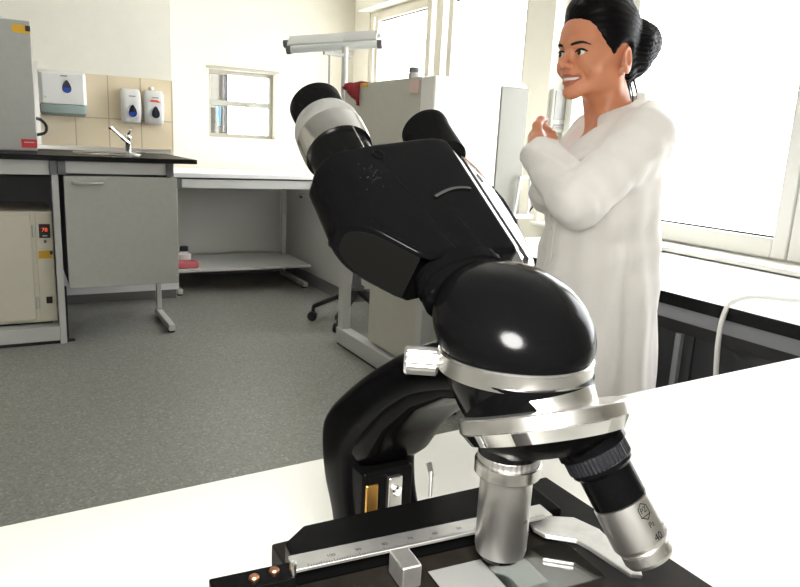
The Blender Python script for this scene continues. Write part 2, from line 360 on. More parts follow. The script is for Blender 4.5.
# ------------------------------------------------------------------ on and under the bench
fr = thing('lab_cabinet', 'tall grey cabinet standing on the black worktop', 'cabinet', (-.15, 4.05, .985))
BX(-.30, .280, 0, .48, .012, .640).build('housing', M['grey'], fr, bevel=.006)
BX(-.29, .276, .008, .47, 0, .012).build('base', M['black'], fr)
BX(-.30, .165, -.006, .0, .636, .648).build('top_trim', M['whitep'], fr)
BX(.200, .276, -.004, .001, .580, .618).build('yellow_sticker', M['yellow'], fr, smooth=False)
BX(.256, .278, -.006, -.003, .590, .616).build('sticker_corner', M['black'], fr, smooth=False)
BX(.208, .278, -.004, .001, .028, .070).build('red_sticker', M['red'], fr, smooth=False)
BX(.220, .266, -.006, -.003, .052, .057).build('sticker_line', M['pink'], fr, smooth=False)
tag(MB().tube([(.124, 4.52, 1.165), (.165, 4.55, 1.160), (.196, 4.54, 1.125), (.185, 4.54, 1.085), (.124, 4.52, 1.07)], .008).build('hose', M['black']), 'black hose looping from the tall grey cabinet', 'hose')

ov = thing('incubator', 'cream incubator with a red digital display under the bench', 'incubator', (-.25, 3.99, .095))
BX(-.55, .425, .01, .50, .012, .600).build('housing', M['cream'], ov, bevel=.008)
BX(-.52, .40, .03, .47, 0, .012).build('feet', M['black'], ov)
BX(-.53, .325, -.018, .008, .03, .585).build('door', M['cream'], ov, bevel=.008)
for z in (.12, .50): MB().cyl((.334, -.004, z - .03), (.334, -.004, z + .03), .008).build('hinge', M['greylt'], ov)
BX(.345, .422, .004, .012, .02, .59).build('control_panel', M['cream'], ov, bevel=.002)
dp = BX(.360, .412, -.004, .006, .463, .535).build('display', M['black'], ov, bevel=.002)
vs, fs = text_mesh('78', .028, .0006)
MB().add(vs, fs, Matrix.Translation((.386, -.0055, .505)) @ XZ).build('digits', M['digit'], dp, smooth=False)
BX(.375, .397, -.0052, -.004, .472, .478).build('green_readout', M['aqua'], dp, smooth=False)
BX(.380, .392, -.004, .006, .438, .452).build('knob', M['greydk'], ov)
BX(.352, .415, .001, .006, .355, .395).build('yellow_sticker', M['yellow'], ov, smooth=False)
BX(.405, .418, -.003, .004, .375, .395).build('button', M['black'], ov)
BX(.375, .404, -.004, .006, .115, .150).build('power_switch', M['black'], ov, bevel=.002)
tag(MB().loft([[(-.19 + .06 * math.cos(a) * k, 4.16 + .09 * math.sin(a) * k, z) for a in [2 * PI * i / 14 for i in range(14)]] for k, z in ((1, .6955), (1.05, .71), (.8, .735), (.3, .745))]).build('crumpled_cloth', M['whitep']), 'crumpled white cloth lying on the incubator', 'cloth')

# ------------------------------------------------------------------ far bench
fb = thing('wall_bench', 'long white bench with a low shelf under the far wall', 'bench', (1.48, 4.875, 0))
def L(mb, n, m, **k): return mb.build(n, M[m], fb, **k)
L(BX(-.515, .49, -.01, .70, .828, .858), 'worktop', 'white', bevel=.003)
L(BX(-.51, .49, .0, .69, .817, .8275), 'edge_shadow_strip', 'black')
L(BX(-.46, .49, .005, .035, .755, .816), 'rail', 'greylt', bevel=.002)
L(BX(-.50, .49, .0, .62, .165, .185), 'shelf', 'greylt', bevel=.002)
L(BX(-.50, .47, .66, .68, .19, .78), 'back_panel', 'greylt')
for x in (-.50, .44):
    L(BX(x, x + .03, .50, .54, .04, .80), 'leg', 'greylt', bevel=.002)
    L(BX(x - .003, x + .033, .0, .56, .012, .045), 'foot', 'greylt', bevel=.004)
    L(MB().cyl((x + .015, .03, 0), (x + .015, .03, .013), .018), 'foot_pad', 'black')
L(BX(-.508, -.464, .003, .06, .754, .816), 'corner_joint', 'greydk')
L(MB().cyl((.41, .003, .715), (.41, .025, .70), .014), 'clamp_knob', 'black')
b = thing('shelf_tray', 'small pinkish red tray on the low shelf of the far bench', 'tray', (1.065, 4.98, .185))
MB().loft([[(x * k, y * k, z) for x, y in ((-.07, -.06), (.07, -.06), (.075, .0), (.06, .06), (-.06, .06), (-.075, 0))] for k, z in ((.9, 0), (1, .012), (1, .04), (.94, .045))]).build('tray', M['pinkp'], b, bevel=.004)
b = thing('reagent_bottle', 'white bottle with a black cap behind the pinkish tray', 'bottle', (1.07, 5.10, .185))
MB().lathe([(.045, 0), (.05, .01), (.05, .075), (.02, .095), (.02, .10)]).build('bottle', M['whitep'], b)
MB().lathe([(.03, .1005), (.03, .128), (.026, .132)]).build('cap', M['black'], b)
b = thing('reagent_bottle', 'dark capped white jar beside the sink bench end of the shelf', 'bottle', (1.005, 5.20, .185))
MB().lathe([(.035, 0), (.04, .01), (.04, .12), (.02, .135)]).build('bottle', M['whitep'], b)
MB().lathe([(.026, .1355), (.026, .160)]).build('cap', M['greydk'], b)
sc = thing('side_cabinet', 'pale grey base cabinet at the right end of the far bench', 'cabinet', (2.02, 4.35, 0))
BX(.0, .46, 0, 1.23, .09, .80).build('carcass', M['greylt'], sc, bevel=.003)
BX(-.006, .46, -.004, 1.23, 0, .088).build('plinth', M['cove'], sc)
BX(-.01, .47, -.01, 1.235, .801, .825).build('top', M['white'], sc, bevel=.003)

# ------------------------------------------------------------------ grey island cabinet by the window
ic = thing('island_cabinet', 'big grey laboratory cabinet on an open frame by the window', 'cabinet', (1.56, 2.54, 0))
def I(mb, n, m, **k): return mb.build(n, M[m], ic, **k)
I(BX(0, .48, .115, .90, .72, 1.412), 'upper_housing', 'island', bevel=.004)
I(BX(-.004, .488, 0, .115, .70, 1.412), 'end_panel', 'pvcw', bevel=.012)
I(BX(.340, .494, -.006, .10, .70, 1.395), 'end_panel_fade', 'strip', bevel=.006)  # darker strip painting the panel's light fade from overexposed white to grey
I(BX(-.004, .50, 0, .90, .66, .70), 'worktop', 'white', bevel=.003)
I(BX(0, .05, .84, .90, .03, .66), 'post', 'greylt', bevel=.003)
I(BX(0, .05, .0, .05, .03, .66), 'post', 'greylt', bevel=.003)
I(BX(.02, .48, .02, .56, .115, .655), 'lower_cupboard', 'island', bevel=.004)
I(BX(-.005, .06, -.25, .91, .012, .10), 'base_rail', 'greylt', bevel=.005)
I(BX(.0, .055, -.24, .90, 0, .012), 'base_seal', 'black')
I(BX(.42, .48, .84, .90, .03, .66).box(.42, .48, 0, .9, .0, .03), 'rear_frame', 'greylt', bevel=.003)
I(MB().tube([(.522, -.012, .83), (.524, -.03, .84), (.520, -.03, .99), (.516, -.03, 1.005), (.47, -.03, 1.003), (.462, -.03, .985), (.452, -.02, .83)], .007, sm=4), 'tube_handle', 'white')
I(BX(.40, .56, -.03, .0, .815, .835), 'bracket', 'white', bevel=.004)
I(MB().lathe([(.0, 0), (.014, .002), (.014, .016), (0, .02)], frame((.553, -.05, .885), (0, 1, 0)), 16).cyl((.553, -.04, .885), (.553, 0, .84), .004), 'knob', 'black')
n = BX(1.550, 1.5585, 2.660, 2.74, 1.345, 1.400).build('paper_note', M['pink']); tag(n, 'pale pink paper note stuck on the grey cabinet corner', 'note')
j = thing('small_jar', 'small jar with a dark grey cap on top of the grey cabinet', 'jar', (1.585, 2.765, 1.412))
MB().lathe([(.022, 0), (.024, .004), (.024, .02), (.020, .024)]).build('jar', M['greylt'], j)
MB().lathe([(.021, .0245), (.023, .027), (.023, .044), (.02, .046)]).build('cap', M['greydk'], j)
rc = MB()
rings = []
for i in range(13):
    u = i / 12; y = 3.25 + .18 * u; dz = .115 - .10 * u + .006 * math.sin(u * 15)
    wv = .006 * math.sin(u * 21)
    rings.append([(1.64, y, 1.418), (1.57, y, 1.419 + .002 * math.sin(u * 9)), (1.552 + wv * .3, y, 1.415), (1.548 + wv, y + .0, 1.415 - dz * .5), (1.545 - wv, y - .02 * (1 - u), 1.415 - dz)])
rc.loft(rings, cap=False, closed=False)
tag(rc.build('red_cloth', M['redcloth'], solid=.006, ang=180), 'dark red cloth draped over the far end of the grey cabinet', 'cloth')
n = BX(1.5515, 1.5585, 3.165, 3.235, 1.390, 1.408).build('yellow_sticker', M['yellow']); n.parent = ic; n.matrix_parent_inverse = Matrix.Translation((-1.56, -2.54, 0))

lp = thing('fluorescent_lamp', 'white fluorescent work lamp on two posts above the grey cabinet', 'lamp', (1.62, 3.475, .70))
ax = Vector((.39, -.30, .042)); c0 = Vector((1.345, 3.70, 1.575)) - lp.location; c1 = c0 + ax
fm = frame(c0, ax, (0, 0, 1))
ln = ax.length
prof = [(px * 1.25, py * 1.15) for px, py in [(.045, -.045), (.060, -.030), (.064, .0), (.060, .035), (.046, .055), (.020, .085), (.014, .083), (.04, .05), (.05, .03), (.054, .0), (.052, -.028), (.040, -.04)]]
MB().loft([[(px, py, z) for px, py in prof] for z in (.02, ln * .64)], fm).build('reflector', M['lampw'], lp, ang=30)
MB().loft([[(px * 1.03, py * 1.03, z) for px, py in prof] for z in (ln * .645, ln)], fm).build('end_cover', M['greylt'], lp, ang=30)
MB().cyl(fm @ Vector((.012, .0, .0)), fm @ Vector((.012, 0, ln)), .019).build('tube', M['tube'], lp)
for s, zz in ((1, .0), (-1, ln)): MB().cyl(fm @ Vector((.012, 0, zz - .012)), fm @ Vector((.012, 0, zz + .012)), .023).build('tube_socket', M['greydk'], lp)
MB().cyl(fm @ Vector((.045, -.01, -.03)), fm @ Vector((.045, -.01, .02)), .02).build('end_knob', M['greydk'], lp)
mid = fm @ Vector((.0, .02, ln * .52))
for dx, rad in ((-.07, .016), (-.155, .007)):
    MB().cyl((dx + .02, 0, .0), (dx + .02, 0, .86 + (.045 if rad > .01 else 0)), rad).build('post', M['lampw'], lp)
MB().box(-.17, -.01, -.012, .012, .855, .872).build('crossbar', M['lampw'], lp)
MB().tube([(-.05, 0, .865), mid + Vector((0, 0, -.02))], .010, sm=1).build('arm', M['lampw'], lp)
MB().box(-.18, .0, -.0345, .01, .0, .03).build('clamp_plate', M['greylt'], lp)

# ------------------------------------------------------------------ office chair behind the cabinet
ch = thing('office_chair', 'black office chair on castors half hidden behind the grey cabinet', 'chair', (1.86, 3.83, 0))
for k in range(5):
    a = math.radians(150 + 72 * k); d = Vector((math.cos(a), math.sin(a), 0))
    MB().loft([[d * rr + Vector((-d.y, d.x, 0)) * s * wv + Vector((0, 0, zz + u)) for s, u in ((-1, -.014), (1, -.014), (1, .014), (-1, .014))] for rr, wv, zz in ((.02, .030, .215), (.15, .027, .150), (.275, .022, .090))]).build('base_arm', M['black'], ch, bevel=.004)
    cs = MB()
    for s in (-1, 1):
        cc = d * .275 + Vector((-d.y, d.x, 0)) * s * .013 + Vector((0, 0, .03)); tn = Vector((-d.y, d.x, 0))
        cs.cyl(cc - tn * .009, cc + tn * .009, .030, n=20)
    cs.cyl(d * .27 + Vector((0, 0, .055)), d * .27 + Vector((0, 0, .085)), .012)
    cs.build('castor', M['black'], ch)
MB().lathe([(.05, .165), (.05, .235), (.030, .25), (.026, .34), (.016, .345), (.016, .42)]).build('gas_column', M['greydk'], ch)
MB().box(-.10, .10, -.10, .10, .42, .45).build('seat_plate', M['black'], ch)
MB().tube([(.05, -.05, .435), (.04, -.14, .425), (.04, -.20, .41)], .007).build('lever', M['black'], ch)
MB().box(-.12, .30, -.18, .22, .451, .52).build('seat', M['black'], ch, bevel=.03, seg=4)
MB().tube([(.18, .02, .435), (.31, .03, .45), (.33, .03, .60), (.295, .02, .72)], .014).build('back_support', M['black'], ch)
MB().loft([[(.275 + .03 * (y / .2) ** 2 * -1 + dx, y, z) for y, dx in ((-.19, 0), (-.1, .0), (.1, 0), (.19, 0), (.19, .04), (.1, .045), (-.1, .045), (-.19, .04))] for z in (.60, .68, .84, .92)]).build('backrest', M['black'], ch, bevel=.015)

# ------------------------------------------------------------------ window bench
wb = thing('window_bench', 'white topped bench with dark front running under the windows', 'bench', (1.75, .9, 0))
def Wb(mb, n, m, **k): return mb.build(n, M[m], wb, **k)
Wb(BX(0, .745, -1.6, 1.63, .700, .724), 'worktop', 'white', bevel=.003)
Wb(BX(-.003, .0, -1.6, 1.63, .690, .722).box(0, .03, -1.6, 1.63, .684, .6995), 'edge_band', 'blackw')
Wb(BX(.012, .04, -1.6, 1.62, .640, .684), 'rail', 'railg')
Wb(BX(.030, .06, -1.6, 1.62, .600, .640), 'shadow_gap', 'black')
for k, (a, b) in enumerate(((-1.59, -.62), (-.615, .06), (.066, .415), (.42, .98), (.986, 1.61))):
    Wb(BX(.035, .70, a, b, .08, .5995), 'panel', 'dark', bevel=.003)
Wb(BX(.07, .69, -1.59, 1.6, 0, .08), 'plinth', 'black')
Wb(BX(.018, .034, .455, .475, .08, .598), 'upright', 'railg')
tag(MB().tube([(2.30, .98, .734), (2.12, 1.03, .735), (1.95, 1.13, .745), (1.84, 1.185, .750), (1.775, 1.205, .735), (1.735, 1.20, .700), (1.722, 1.195, .62), (1.728, 1.188, .50), (1.74, 1.18, .30)], .0075, n=12).build('power_cable', M['cable'], ang=180), 'white cable looping over the edge of the window bench', 'cable')

b = thing('wall_control_box', 'small pale grey oblong box on the pillar beside the window', 'box', (2.562, B1, 1.225))
b.rotation_euler = (0, 0, PI / 2)
BX(-.03, 0, -.055, .055, 0, .225).build('housing', M['boxg'], b, bevel=.01, seg=3)
BX(-.034, -.028, -.038, .038, .065, .215).build('window_panel', M['boxd'], b, bevel=.016, seg=4)
BX(-.034, -.028, -.038, .038, .015, .045).build('label_strip', M['boxd'], b, bevel=.003)
for k in range(2): BX(-.036, -.033, -.030 + k * .008, .028 - k * .008, .034 - k * .011, .038 - k * .011).build('print_line', M['greydk'], b, smooth=False)

# ------------------------------------------------------------------ foreground bench
fg = thing('laboratory_table', 'plain white laboratory table under the black microscope', 'table', (.68, .10, 0), math.radians(2.3))
BX(-1.5, 1.0, -.75, .634, .722, .75).build('tabletop', M['benchw'], fg, bevel=.003)
for x in (-1.3, 0.88):
    for y in (-.65, .50): BX(x, x + .05, y, y + .05, 0, .66).build('leg', M['greylt'], fg, bevel=.003)
BX(-1.25, .88, .515, .545, .66, .7215).box(-1.25, .88, -.645, -.615, .66, .7215).build('apron', M['greylt'], fg)

# ------------------------------------------------------------------ the microscope
mi = thing('microscope', 'black binocular microscope with silver collars in the foreground', 'microscope', (.184, .220, .75))
def K(mb, n, m, par=None, **k): return mb.build(n, M[m], mi if par is None else par, **k)
YZ = Matrix(((0, 0, 1, 0), (1, 0, 0, 0), (0, 1, 0, 0), (0, 0, 0, 1)))      # (a, b, c) -> (c, a, b)
# base and limb
K(MB().prism([(-.07, -.075), (.07, -.075), (.07, -.05), (.035, .02), (.035, .17), (-.035, .17), (-.035, .02), (-.07, -.05)], 0, .032), 'base', 'bl', bevel=.008, seg=4)
outer = [(.008, .3000), (.027, .2970), (.0560, .2845), (.092, .2625), (.126, .2385), (.151, .2175), (.160, .201), (.155, .176), (.138, .150), (.126, .10), (.128, .025)]
inner = [(.008, .274), (.024, .270), (.050, .259), (.075, .242), (.096, .221), (.107, .206), (.1095, .196), (.107, .176), (.098, .150), (.092, .10), (.088, .025)]
def smooth2(pts, k=5):
    E = [2 * Vector(pts[0]) - Vector(pts[1])] + [Vector(p) for p in pts] + [2 * Vector(pts[-1]) - Vector(pts[-2])]; Q = []
    for i in range(1, len(E) - 2):
        for j in range(k):
            t = j / k; a, b, c, d = E[i - 1:i + 3]
            Q.append(.5 * (2 * b + (c - a) * t + (2 * a - 5 * b + 4 * c - d) * t * t + (3 * b - a - 3 * c + d) * t ** 3))
    return Q + [Vector(pts[-1])]
so, si = smooth2(outer), smooth2(inner)
rings = []
for po, pi_ in zip(so, si):
    hw = .024; c = (po + pi_) / 2; d = (po - pi_) / 2
    z = c.y; hw = .024 if z < .25 else .024 - .004 * min(1, (z - .25) / .04)
    ring = []
    for i in range(32):
        a = 2 * PI * i / 32; e = .42
        u = math.copysign(abs(math.cos(a)) ** e, math.cos(a)); v = math.copysign(abs(math.sin(a)) ** e, math.sin(a))
        q = c + d * v; ring.append((hw * u, q.x, q.y))
    rings.append(ring)
K(MB().loft(rings), 'arm', 'blb', ang=50)
# bulging front casting under the limb
rr = []
for y, zt, zb, hw in ((.010, .284, .2710, .0165), (.030, .280, .2650, .0185), (.055, .270, .2500, .0205), (.080, .254, .2270, .0215), (.096, .240, .2050, .0220), (.107, .230, .1960, .0220), (.118, .222, .1955, .0215)):
    ring = []
    for i in range(28):
        a = 2 * PI * i / 28; u = math.copysign(abs(math.cos(a)) ** .5, math.cos(a)); v = math.copysign(abs(math.sin(a)) ** .5, math.sin(a))
        ring.append((hw * u * 1.005, y, (zt + zb) / 2 + (zt - zb) / 2 * v))
    rr.append(ring)
K(MB().loft(rr), 'arm_casting', 'blb', ang=60)
fk = K(BX(-.021, .012, .098, .115, .06, .197), 'focus_block', 'blm', bevel=.002)
K(BX(-.0195, -.0115, .0965, .0985, .166, .190), 'brass_gear_cover', 'brass', fk, bevel=.002)
K(BX(-.006, .0030, .0945, .0985, .155, .193), 'rack_plate', 'alu', fk, bevel=.001)
rk = MB()
for i in range(9): rk.box(-.005, .002, .0936, .0946, .151 + i * .0022, .1522 + i * .0022)
K(rk, 'rack_teeth', 'alud', fk)
K(MB().lathe([(.003, 0), (.003, .002), (.0022, .003)], frame((-.0015, .0946, .185), (0, -1, 0)), 16), 'screw', 'chrome', fk)
for s in (-1, 1):
    kn = K(MB().lathe([(.0, 0), (.012, 0), (.012, .012), (.026, .014), (.026, .034), (.023, .037), (0, .037)], frame((s * .030, .108, .075), (s, 0, 0), (0, 1, 0)), 40), 'focus_knob', 'knurl', ang=40)
# rounded end where the limb carries the head
ax = Vector((0, .0016, 0))
K(MB().lathe([(.0185, .2625), (.0245, .272), (.0300, .283), (.0312, .2895)], Matrix.Translation((0, -.001, 0)) @ Matrix(((1, 0, 0, 0), (0, 1, -.12, .034), (0, 0, 1, 0), (0, 0, 0, 1))), 64), 'head_carrier', 'bl', ang=50)
K(MB().lathe([(.0320, .2872), (.0330, .2877), (.0330, .2950), (.0322, .2957), (.029, .2957), (.029, .2872)], Matrix.Translation((0, .0016, 0)), 72, cap=False), 'clamp_ring', 'brush', ang=30)
kd = Vector((-.84, .54, 0)).normalized(); k0 = Vector((0, .0016, .2885)) + kd * .0275
kn = K(MB().lathe([(.0026, 0), (.0026, .006)], frame(k0, kd, (0, 0, 1)), 16), 'clamp_screw', 'chrome')
prof = []
ring = []
kb = MB(); n = 40
kb.loft([[((r_ * (1 + (.05 if i % 2 else 0)) * math.cos(2 * PI * i / n)), r_ * (1 + (.05 if i % 2 else 0)) * math.sin(2 * PI * i / n), z) for i in range(n)] for r_, z in ((.0048, .005), (.0060, .006), (.0060, .0185), (.0054, .0197))], frame(k0, kd, (0, 0, 1)))
K(kb, 'knurled_head', 'alu', kn, ang=25)
K(MB().box(-.0007, .0007, -.0049, .0049,      .0192, .0200, frame(k0, kd, (0, 0, 1))), 'screw_slot', 'groove', kn)
# dome
D = [(0, .0320, .0016), (.003, .0334, .0022), (.008, .0344, .0038), (.013, .0343, .0056), (.018, .0330, .0074), (.023, .0303, .0094), (.028, .0260, .0115), (.032, .0202, .0134), (.0345, .0142, .0148), (.0362, .0066, .0158)]
dz = smooth2([(a, b) for a, b, c in D], 4); dy = smooth2([(a, c) for a, b, c in D], 4)
K(MB().loft([[(p.y * math.cos(2 * PI * i / 80), q.y + p.y * math.sin(2 * PI * i / 80), .2957 + p.x) for i in range(80)] for p, q in zip(dz, dy)]), 'dome', 'bl', ang=60)

# nosepiece and objectives
B = math.radians(20); nd = Vector((0, -math.sin(B), -math.cos(B))); e = Vector((0, -math.cos(B), math.sin(B)))
m0 = Vector((0, 0, .2568)); rm = .0195; cc = m0 + e * rm
B2 = math.radians(22.8); nd2 = Vector((0, -math.sin(B2), -math.cos(B2))); e2_ = Vector((0, -math.cos(B2), math.sin(B2))); cd = m0 + e2_ * .0222 + Vector((.0020, 0, .0003))
fd = frame(cd, -nd2, (1, 0, 0))
npz = K(MB().lathe([(.0, .0), (.026, .0), (.0318, .0002), (.0341, .0052), (.0352, .0056), (.0352, .0106), (.0346, .0112), (0, .0116)], fd, 96), 'nosepiece', 'brush', ang=25)
nb = MB()
for k in range(4):
    a0 = 2 * PI * k / 4 + math.radians(62); n = 14
    nb.loft([[(rr_ * math.cos(a0 + (j / n - .5) * 1.15), rr_ * math.sin(a0 + (j / n - .5) * 1.15), zz) for rr_, zz in ((.0319, .0002), (.0348, .0050), (.0338, .0054), (.0310, .0006))] for j in range(n + 1)], fd)
K(nb, 'bevel_band', 'chrome', npz, ang=20)
K(MB().lathe([(.0, -.0075), (.017, -.0075), (.025, -.003), (.0300, 0), (0, .0)], fd, 64), 'turret', 'blm', npz, ang=30)
# silver dovetail slide over the turret
sl = []
n = 40
for j in range(n + 1):
    row = []
    for rr_, zz in ((.0282, .0113), (.0282, .0178), (.012, .0178), (.012, .0113)):
        lo = -131 + (.0178 - zz) / .0065 * 9
        a = math.radians(lo + (30 - lo) * j / n); row.append((rr_ * math.cos(a), .008 + rr_ * math.sin(a), zz))
    sl.append(row)
K(MB().loft(sl, fd), 'dovetail_slide', 'brush', ang=30)

def knurled(r, z0, z1, m, n=72):
    mb = MB()
    mb.loft([[((r_ * (1 + (.022 if (i % 2) else -.0))) * math.cos(2 * PI * i / n), (r_ * (1 + (.022 if (i % 2) else 0))) * math.sin(2 * PI * i / n), z) for i in range(n)] for r_, z in ((r * .97, z0), (r, z0 + .0006), (r, z1 - .0006), (r * .97, z1))], m)
    return mb
o1 = frame(m0, (0, 0, -1), (1, 0, 0))
ob = K(MB().lathe([(.0110, .0165), (.0116, .0168), (.0117, .052), (.0112, .0545), (.0085, .0575), (.0050, .0590), (0, .0592)], o1, 64), 'objective', 'alu', ang=25)
part_label(ob, 'silver low power objective pointing straight down')
K(MB().lathe([(.0095, .002), (.0135, .0025), (.0135, .007), (.0095, .007)], o1, 64), 'thread_ring', 'knurl', ob, ang=30)
K(knurled(.0132, .0068, .0105, o1), 'knurled_ring', 'alud', ob, ang=20)
K(MB().lathe([(.0142, .0105), (.0147, .0110), (.0147, .0160), (.0142, .0166), (.010, .0166), (.010, .0105)], o1, 64), 'collar', 'brush', ob, ang=25)
K(MB().lathe([(.0112, .05455), (.0088, .0576), (.0086, .0570), (.0110, .0540)], o1, 48, cap=False), 'dark_rim', 'bl', ob)
K(BX(-.0006, .0006, -.0006, .0006, 0, .010), 'side_pin', 'chrome', ob).matrix_local = Matrix.Translation(m0 + Vector((.0118, .002, -.0295)))
def wrap_text(body, size, r, phi, zc, m, par, rot=0, name='engraving', mt='groove'):
    """lettering wrapped round a barrel of radius r; m is the barrel's frame"""
    vs, fs = text_mesh(body, size); out = []
    c, s = math.cos(rot), math.sin(rot)
    for v in vs:
        x, y = v.x * c - v.y * s, v.x * s + v.y * c
        a = phi + x / r; out.append(((r + .00012) * math.cos(a), (r + .00012) * math.sin(a), zc + y))
    return K(MB().add(out, fs, m), name, mt, par, smooth=False)
def wrap_line(pts, wd, r, phi, zc, m, par, name='engraved_line'):
    mb = MB()
    for (x0, y0), (x1, y1) in zip(pts, pts[1:]):
        d = Vector((x1 - x0, y1 - y0)); l = d.length; d /= l; nn = Vector((-d.y, d.x)) * wd / 2; k = max(1, int(l / .0008)); row = []
        for j in range(k + 1):
            p = Vector((x0, y0)) + d * l * j / k; q = []
            for s in (-1, 1):
                w = p + nn * s; a = phi + w.x / r; q.append(((r + .00012) * math.cos(a), (r + .00012) * math.sin(a), zc + w.y))
            row.append(q)
        for j in range(k): mb.add([row[j][0], row[j][1], row[j + 1][1], row[j + 1][0]], [(0, 1, 2, 3)], m)
    return K(mb, name, 'groove', par, smooth=False)
# 40x objective
T = math.radians(116)
rad = e * (-math.cos(T)) + Vector((1, 0, 0)) * math.sin(T)
d2 = nd * math.cos(B) + rad * math.sin(B); m2 = cc + rad * rm
o2 = frame(m2, d2, (0, 0, 1))
o4 = K(MB().lathe([(.0108, .0165), (.0112, .0168), (.0112, .0300), (.0106, .0305)], o2, 64), 'objective', 'bl', ang=25)
part_label(o4, 'black and silver high power objective engraved 40, angled outwards')
K(MB().lathe([(.0100, .0005), (.0142, .001), (.0146, .0025), (.0146, .0065), (.0100, .0068)], o2, 64), 'thread_ring', 'bl', o4, ang=30)
K(knurled(.0134, .0068, .0135, o2, 96), 'knurled_ring', 'knurl', o4, ang=20)
K(MB().lathe([(.0128, .0136), (.0128, .0150), (.0113, .0167), (.0100, .0167)], o2, 64), 'shoulder', 'bl', o4, ang=25)
brl = K(MB().lathe([(.0104, .0303), (.0116, .0306), (.0117, .0480), (.0108, .0498), (.0100, .0502), (.0095, .0509), (.0103, .0514), (.0103, .0552), (.0094, .0568), (.0045, .0573), (0, .0573)], o2, 64), 'silver_barrel', 'alu', o4, ang=25)
cl = o2.inverted() @ Vector((-.184, -.220, .38)); ph = math.atan2(cl.y, cl.x) - .62; rb = .01174
hexa = [(.0026 * math.cos(a), .0034 * math.sin(a)) for a in [PI / 2 + k * PI / 3 for k in range(7)]]
wrap_line(hexa, .00035, rb, ph + .05, .0350, o2, brl)
wrap_line([(-.0026, -.0002), (.0026, -.0002)], .0003, rb, ph + .05, .0370, o2, brl)
wrap_text('PZ', .0030, rb, ph + .05, .0345, o2, brl, PI)
wrap_text('Pz', .0030, rb, ph + .02, .0408, o2, brl, PI)
wrap_text('40', .0040, rb, ph, .0462, o2, brl, PI)
wrap_text('0.65', .0022, rb, ph - .52, .0440, o2, brl, PI)
wrap_text('160', .0022, rb, ph - .55, .0468, o2, brl, PI)
cl = o1.inverted() @ Vector((-.184, -.220, .38)); ph = math.atan2(cl.y, cl.x) - 1.0
wrap_text('10x', .0026, .0117, ph, .036, o1, ob, PI)
# ------------------------------------------------------------------ binocular head
al = math.radians(36); av = Vector((0, math.cos(al), math.sin(al))); nv = Vector((0, -math.sin(al), math.cos(al)))
Fc = Vector((0, .0334, .3287))
Hm = Matrix(((1, 0, 0, 0), (0, av.y, nv.y, 0), (0, av.z, nv.z, 0), (0, 0, 0, 1))); Hm.translation = Fc      # (x, a, n) -> local
fl = frame(Fc + nv * -.0150 + av * -.020, av, (1, 0, 0)) @ Matrix.Diagonal((1.0, .78, 1, 1))
K(MB().lathe([(.0190, .011), (.0232, .0130), (.0240, .0135), (.0240, .0170), (.0228, .0175), (.0228, .0200), (.0242, .0205), (.0242, .0235), (.0230, .0240), (.0230, .0275), (.0225, .028)], fl, 72), 'head_flange', 'blb', ang=25)
def rot_poly(poly, rads, seg=6):
    """round each corner of a polygon by its own radius"""
    out = []; n = len(poly)
    for i in range(n):
        p = Vector(poly[i]); a = (Vector(poly[i - 1]) - p); b = (Vector(poly[(i + 1) % n]) - p); r = rads[i] if isinstance(rads, (list, tuple)) else rads
        r = min(r, a.length * .45, b.length * .45); p0 = p + a.normalized() * r; p1 = p + b.normalized() * r
        for k in range(seg + 1):
            t = k / seg; out.append(tuple(p0 * (1 - t) ** 2 + p * 2 * t * (1 - t) + p1 * t * t))
    return out
FN = Hm
def lerp_tab(x, tab):
    for (x0, y0), (x1, y1) in zip(tab, tab[1:]):
        if x <= x1: return y0 + (y1 - y0) * max(0, min(1, (x - x0) / (x1 - x0)))
    return tab[-1][1]
TOP = [(-.0565, .0690), (-.0545, .0735), (-.050, .0765), (-.040, .0800), (-.027, .0840), (-.004, .0895), (.0150, .0940), (.0215, .0948), (.0262, .0935), (.0285, .0905)]
BOT = [(-.0565, .0345), (-.0255, .0048), (-.022, .0045), (-.010, .0072), (.0285, .0060)]
XL, XR, NF, NB = -.0560, .0285, 0.0, -.0310
sec = []
def arcp(cx, cn, rx, rn, a0, a1, k):
    for q in range(k + 1):
        a = math.radians(a0 + (a1 - a0) * q / k); sec.append((cx + rx * math.cos(a), cn + rn * math.sin(a)))
arcp(XR - .003, NF - .003, .003, .003, 0, 90, 5)
for q in range(1, 12): sec.append((XR - .003 + (XL + .0155 - XR + .003) * q / 12, NF))
arcp(XL + .0155, NF - .0135, .0155, .0135, 90, 180, 12)
arcp(XL + .0155, NB + .0135, .0155, .0135, 180, 270, 12)
for q in range(1, 12): sec.append((XL + .0155 + (XR - .003 - XL - .0155) * q / 12, NB))
arcp(XR - .003, NB + .003, .003, .003, 270, 360, 5)
cx_, cn_ = -.0150, -.0155
rings = []
for t, sh in ((0, .86), (.004, .93), (.012, .975), (.026, .994), (.05, 1), (.25, 1), (.5, 1), (.75, 1), (.95, 1), (.974, .994), (.988, .975), (.996, .94), (1, .88)):
    ring = []
    for x, n_ in sec:
        xx, nn_ = cx_ + (x - cx_) * (sh if sh < 1 else 1), cn_ + (n_ - cn_) * sh
        b_, t_ = lerp_tab(xx, BOT), lerp_tab(xx, TOP); ring.append((xx, b_ + (t_ - b_) * t, nn_))
    rings.append(ring)
hb = K(MB().loft(rings, FN), 'binocular_body', 'blb', ang=50)
fc = MB(); r1 = []; r2 = []
for x, n_ in sec:
    xx = cx_ + (x - cx_) * .93; nn_ = cn_ + (n_ - cn_) * .84
    xx = min(xx, -.0268); b_ = lerp_tab(xx, BOT); r1.append((xx - .0005, b_ - .0006, nn_)); r2.append((xx, b_ + .001, nn_))
fc.loft([r2, r1], FN)
K(fc, 'prism_cover', 'facet', hb, ang=30)
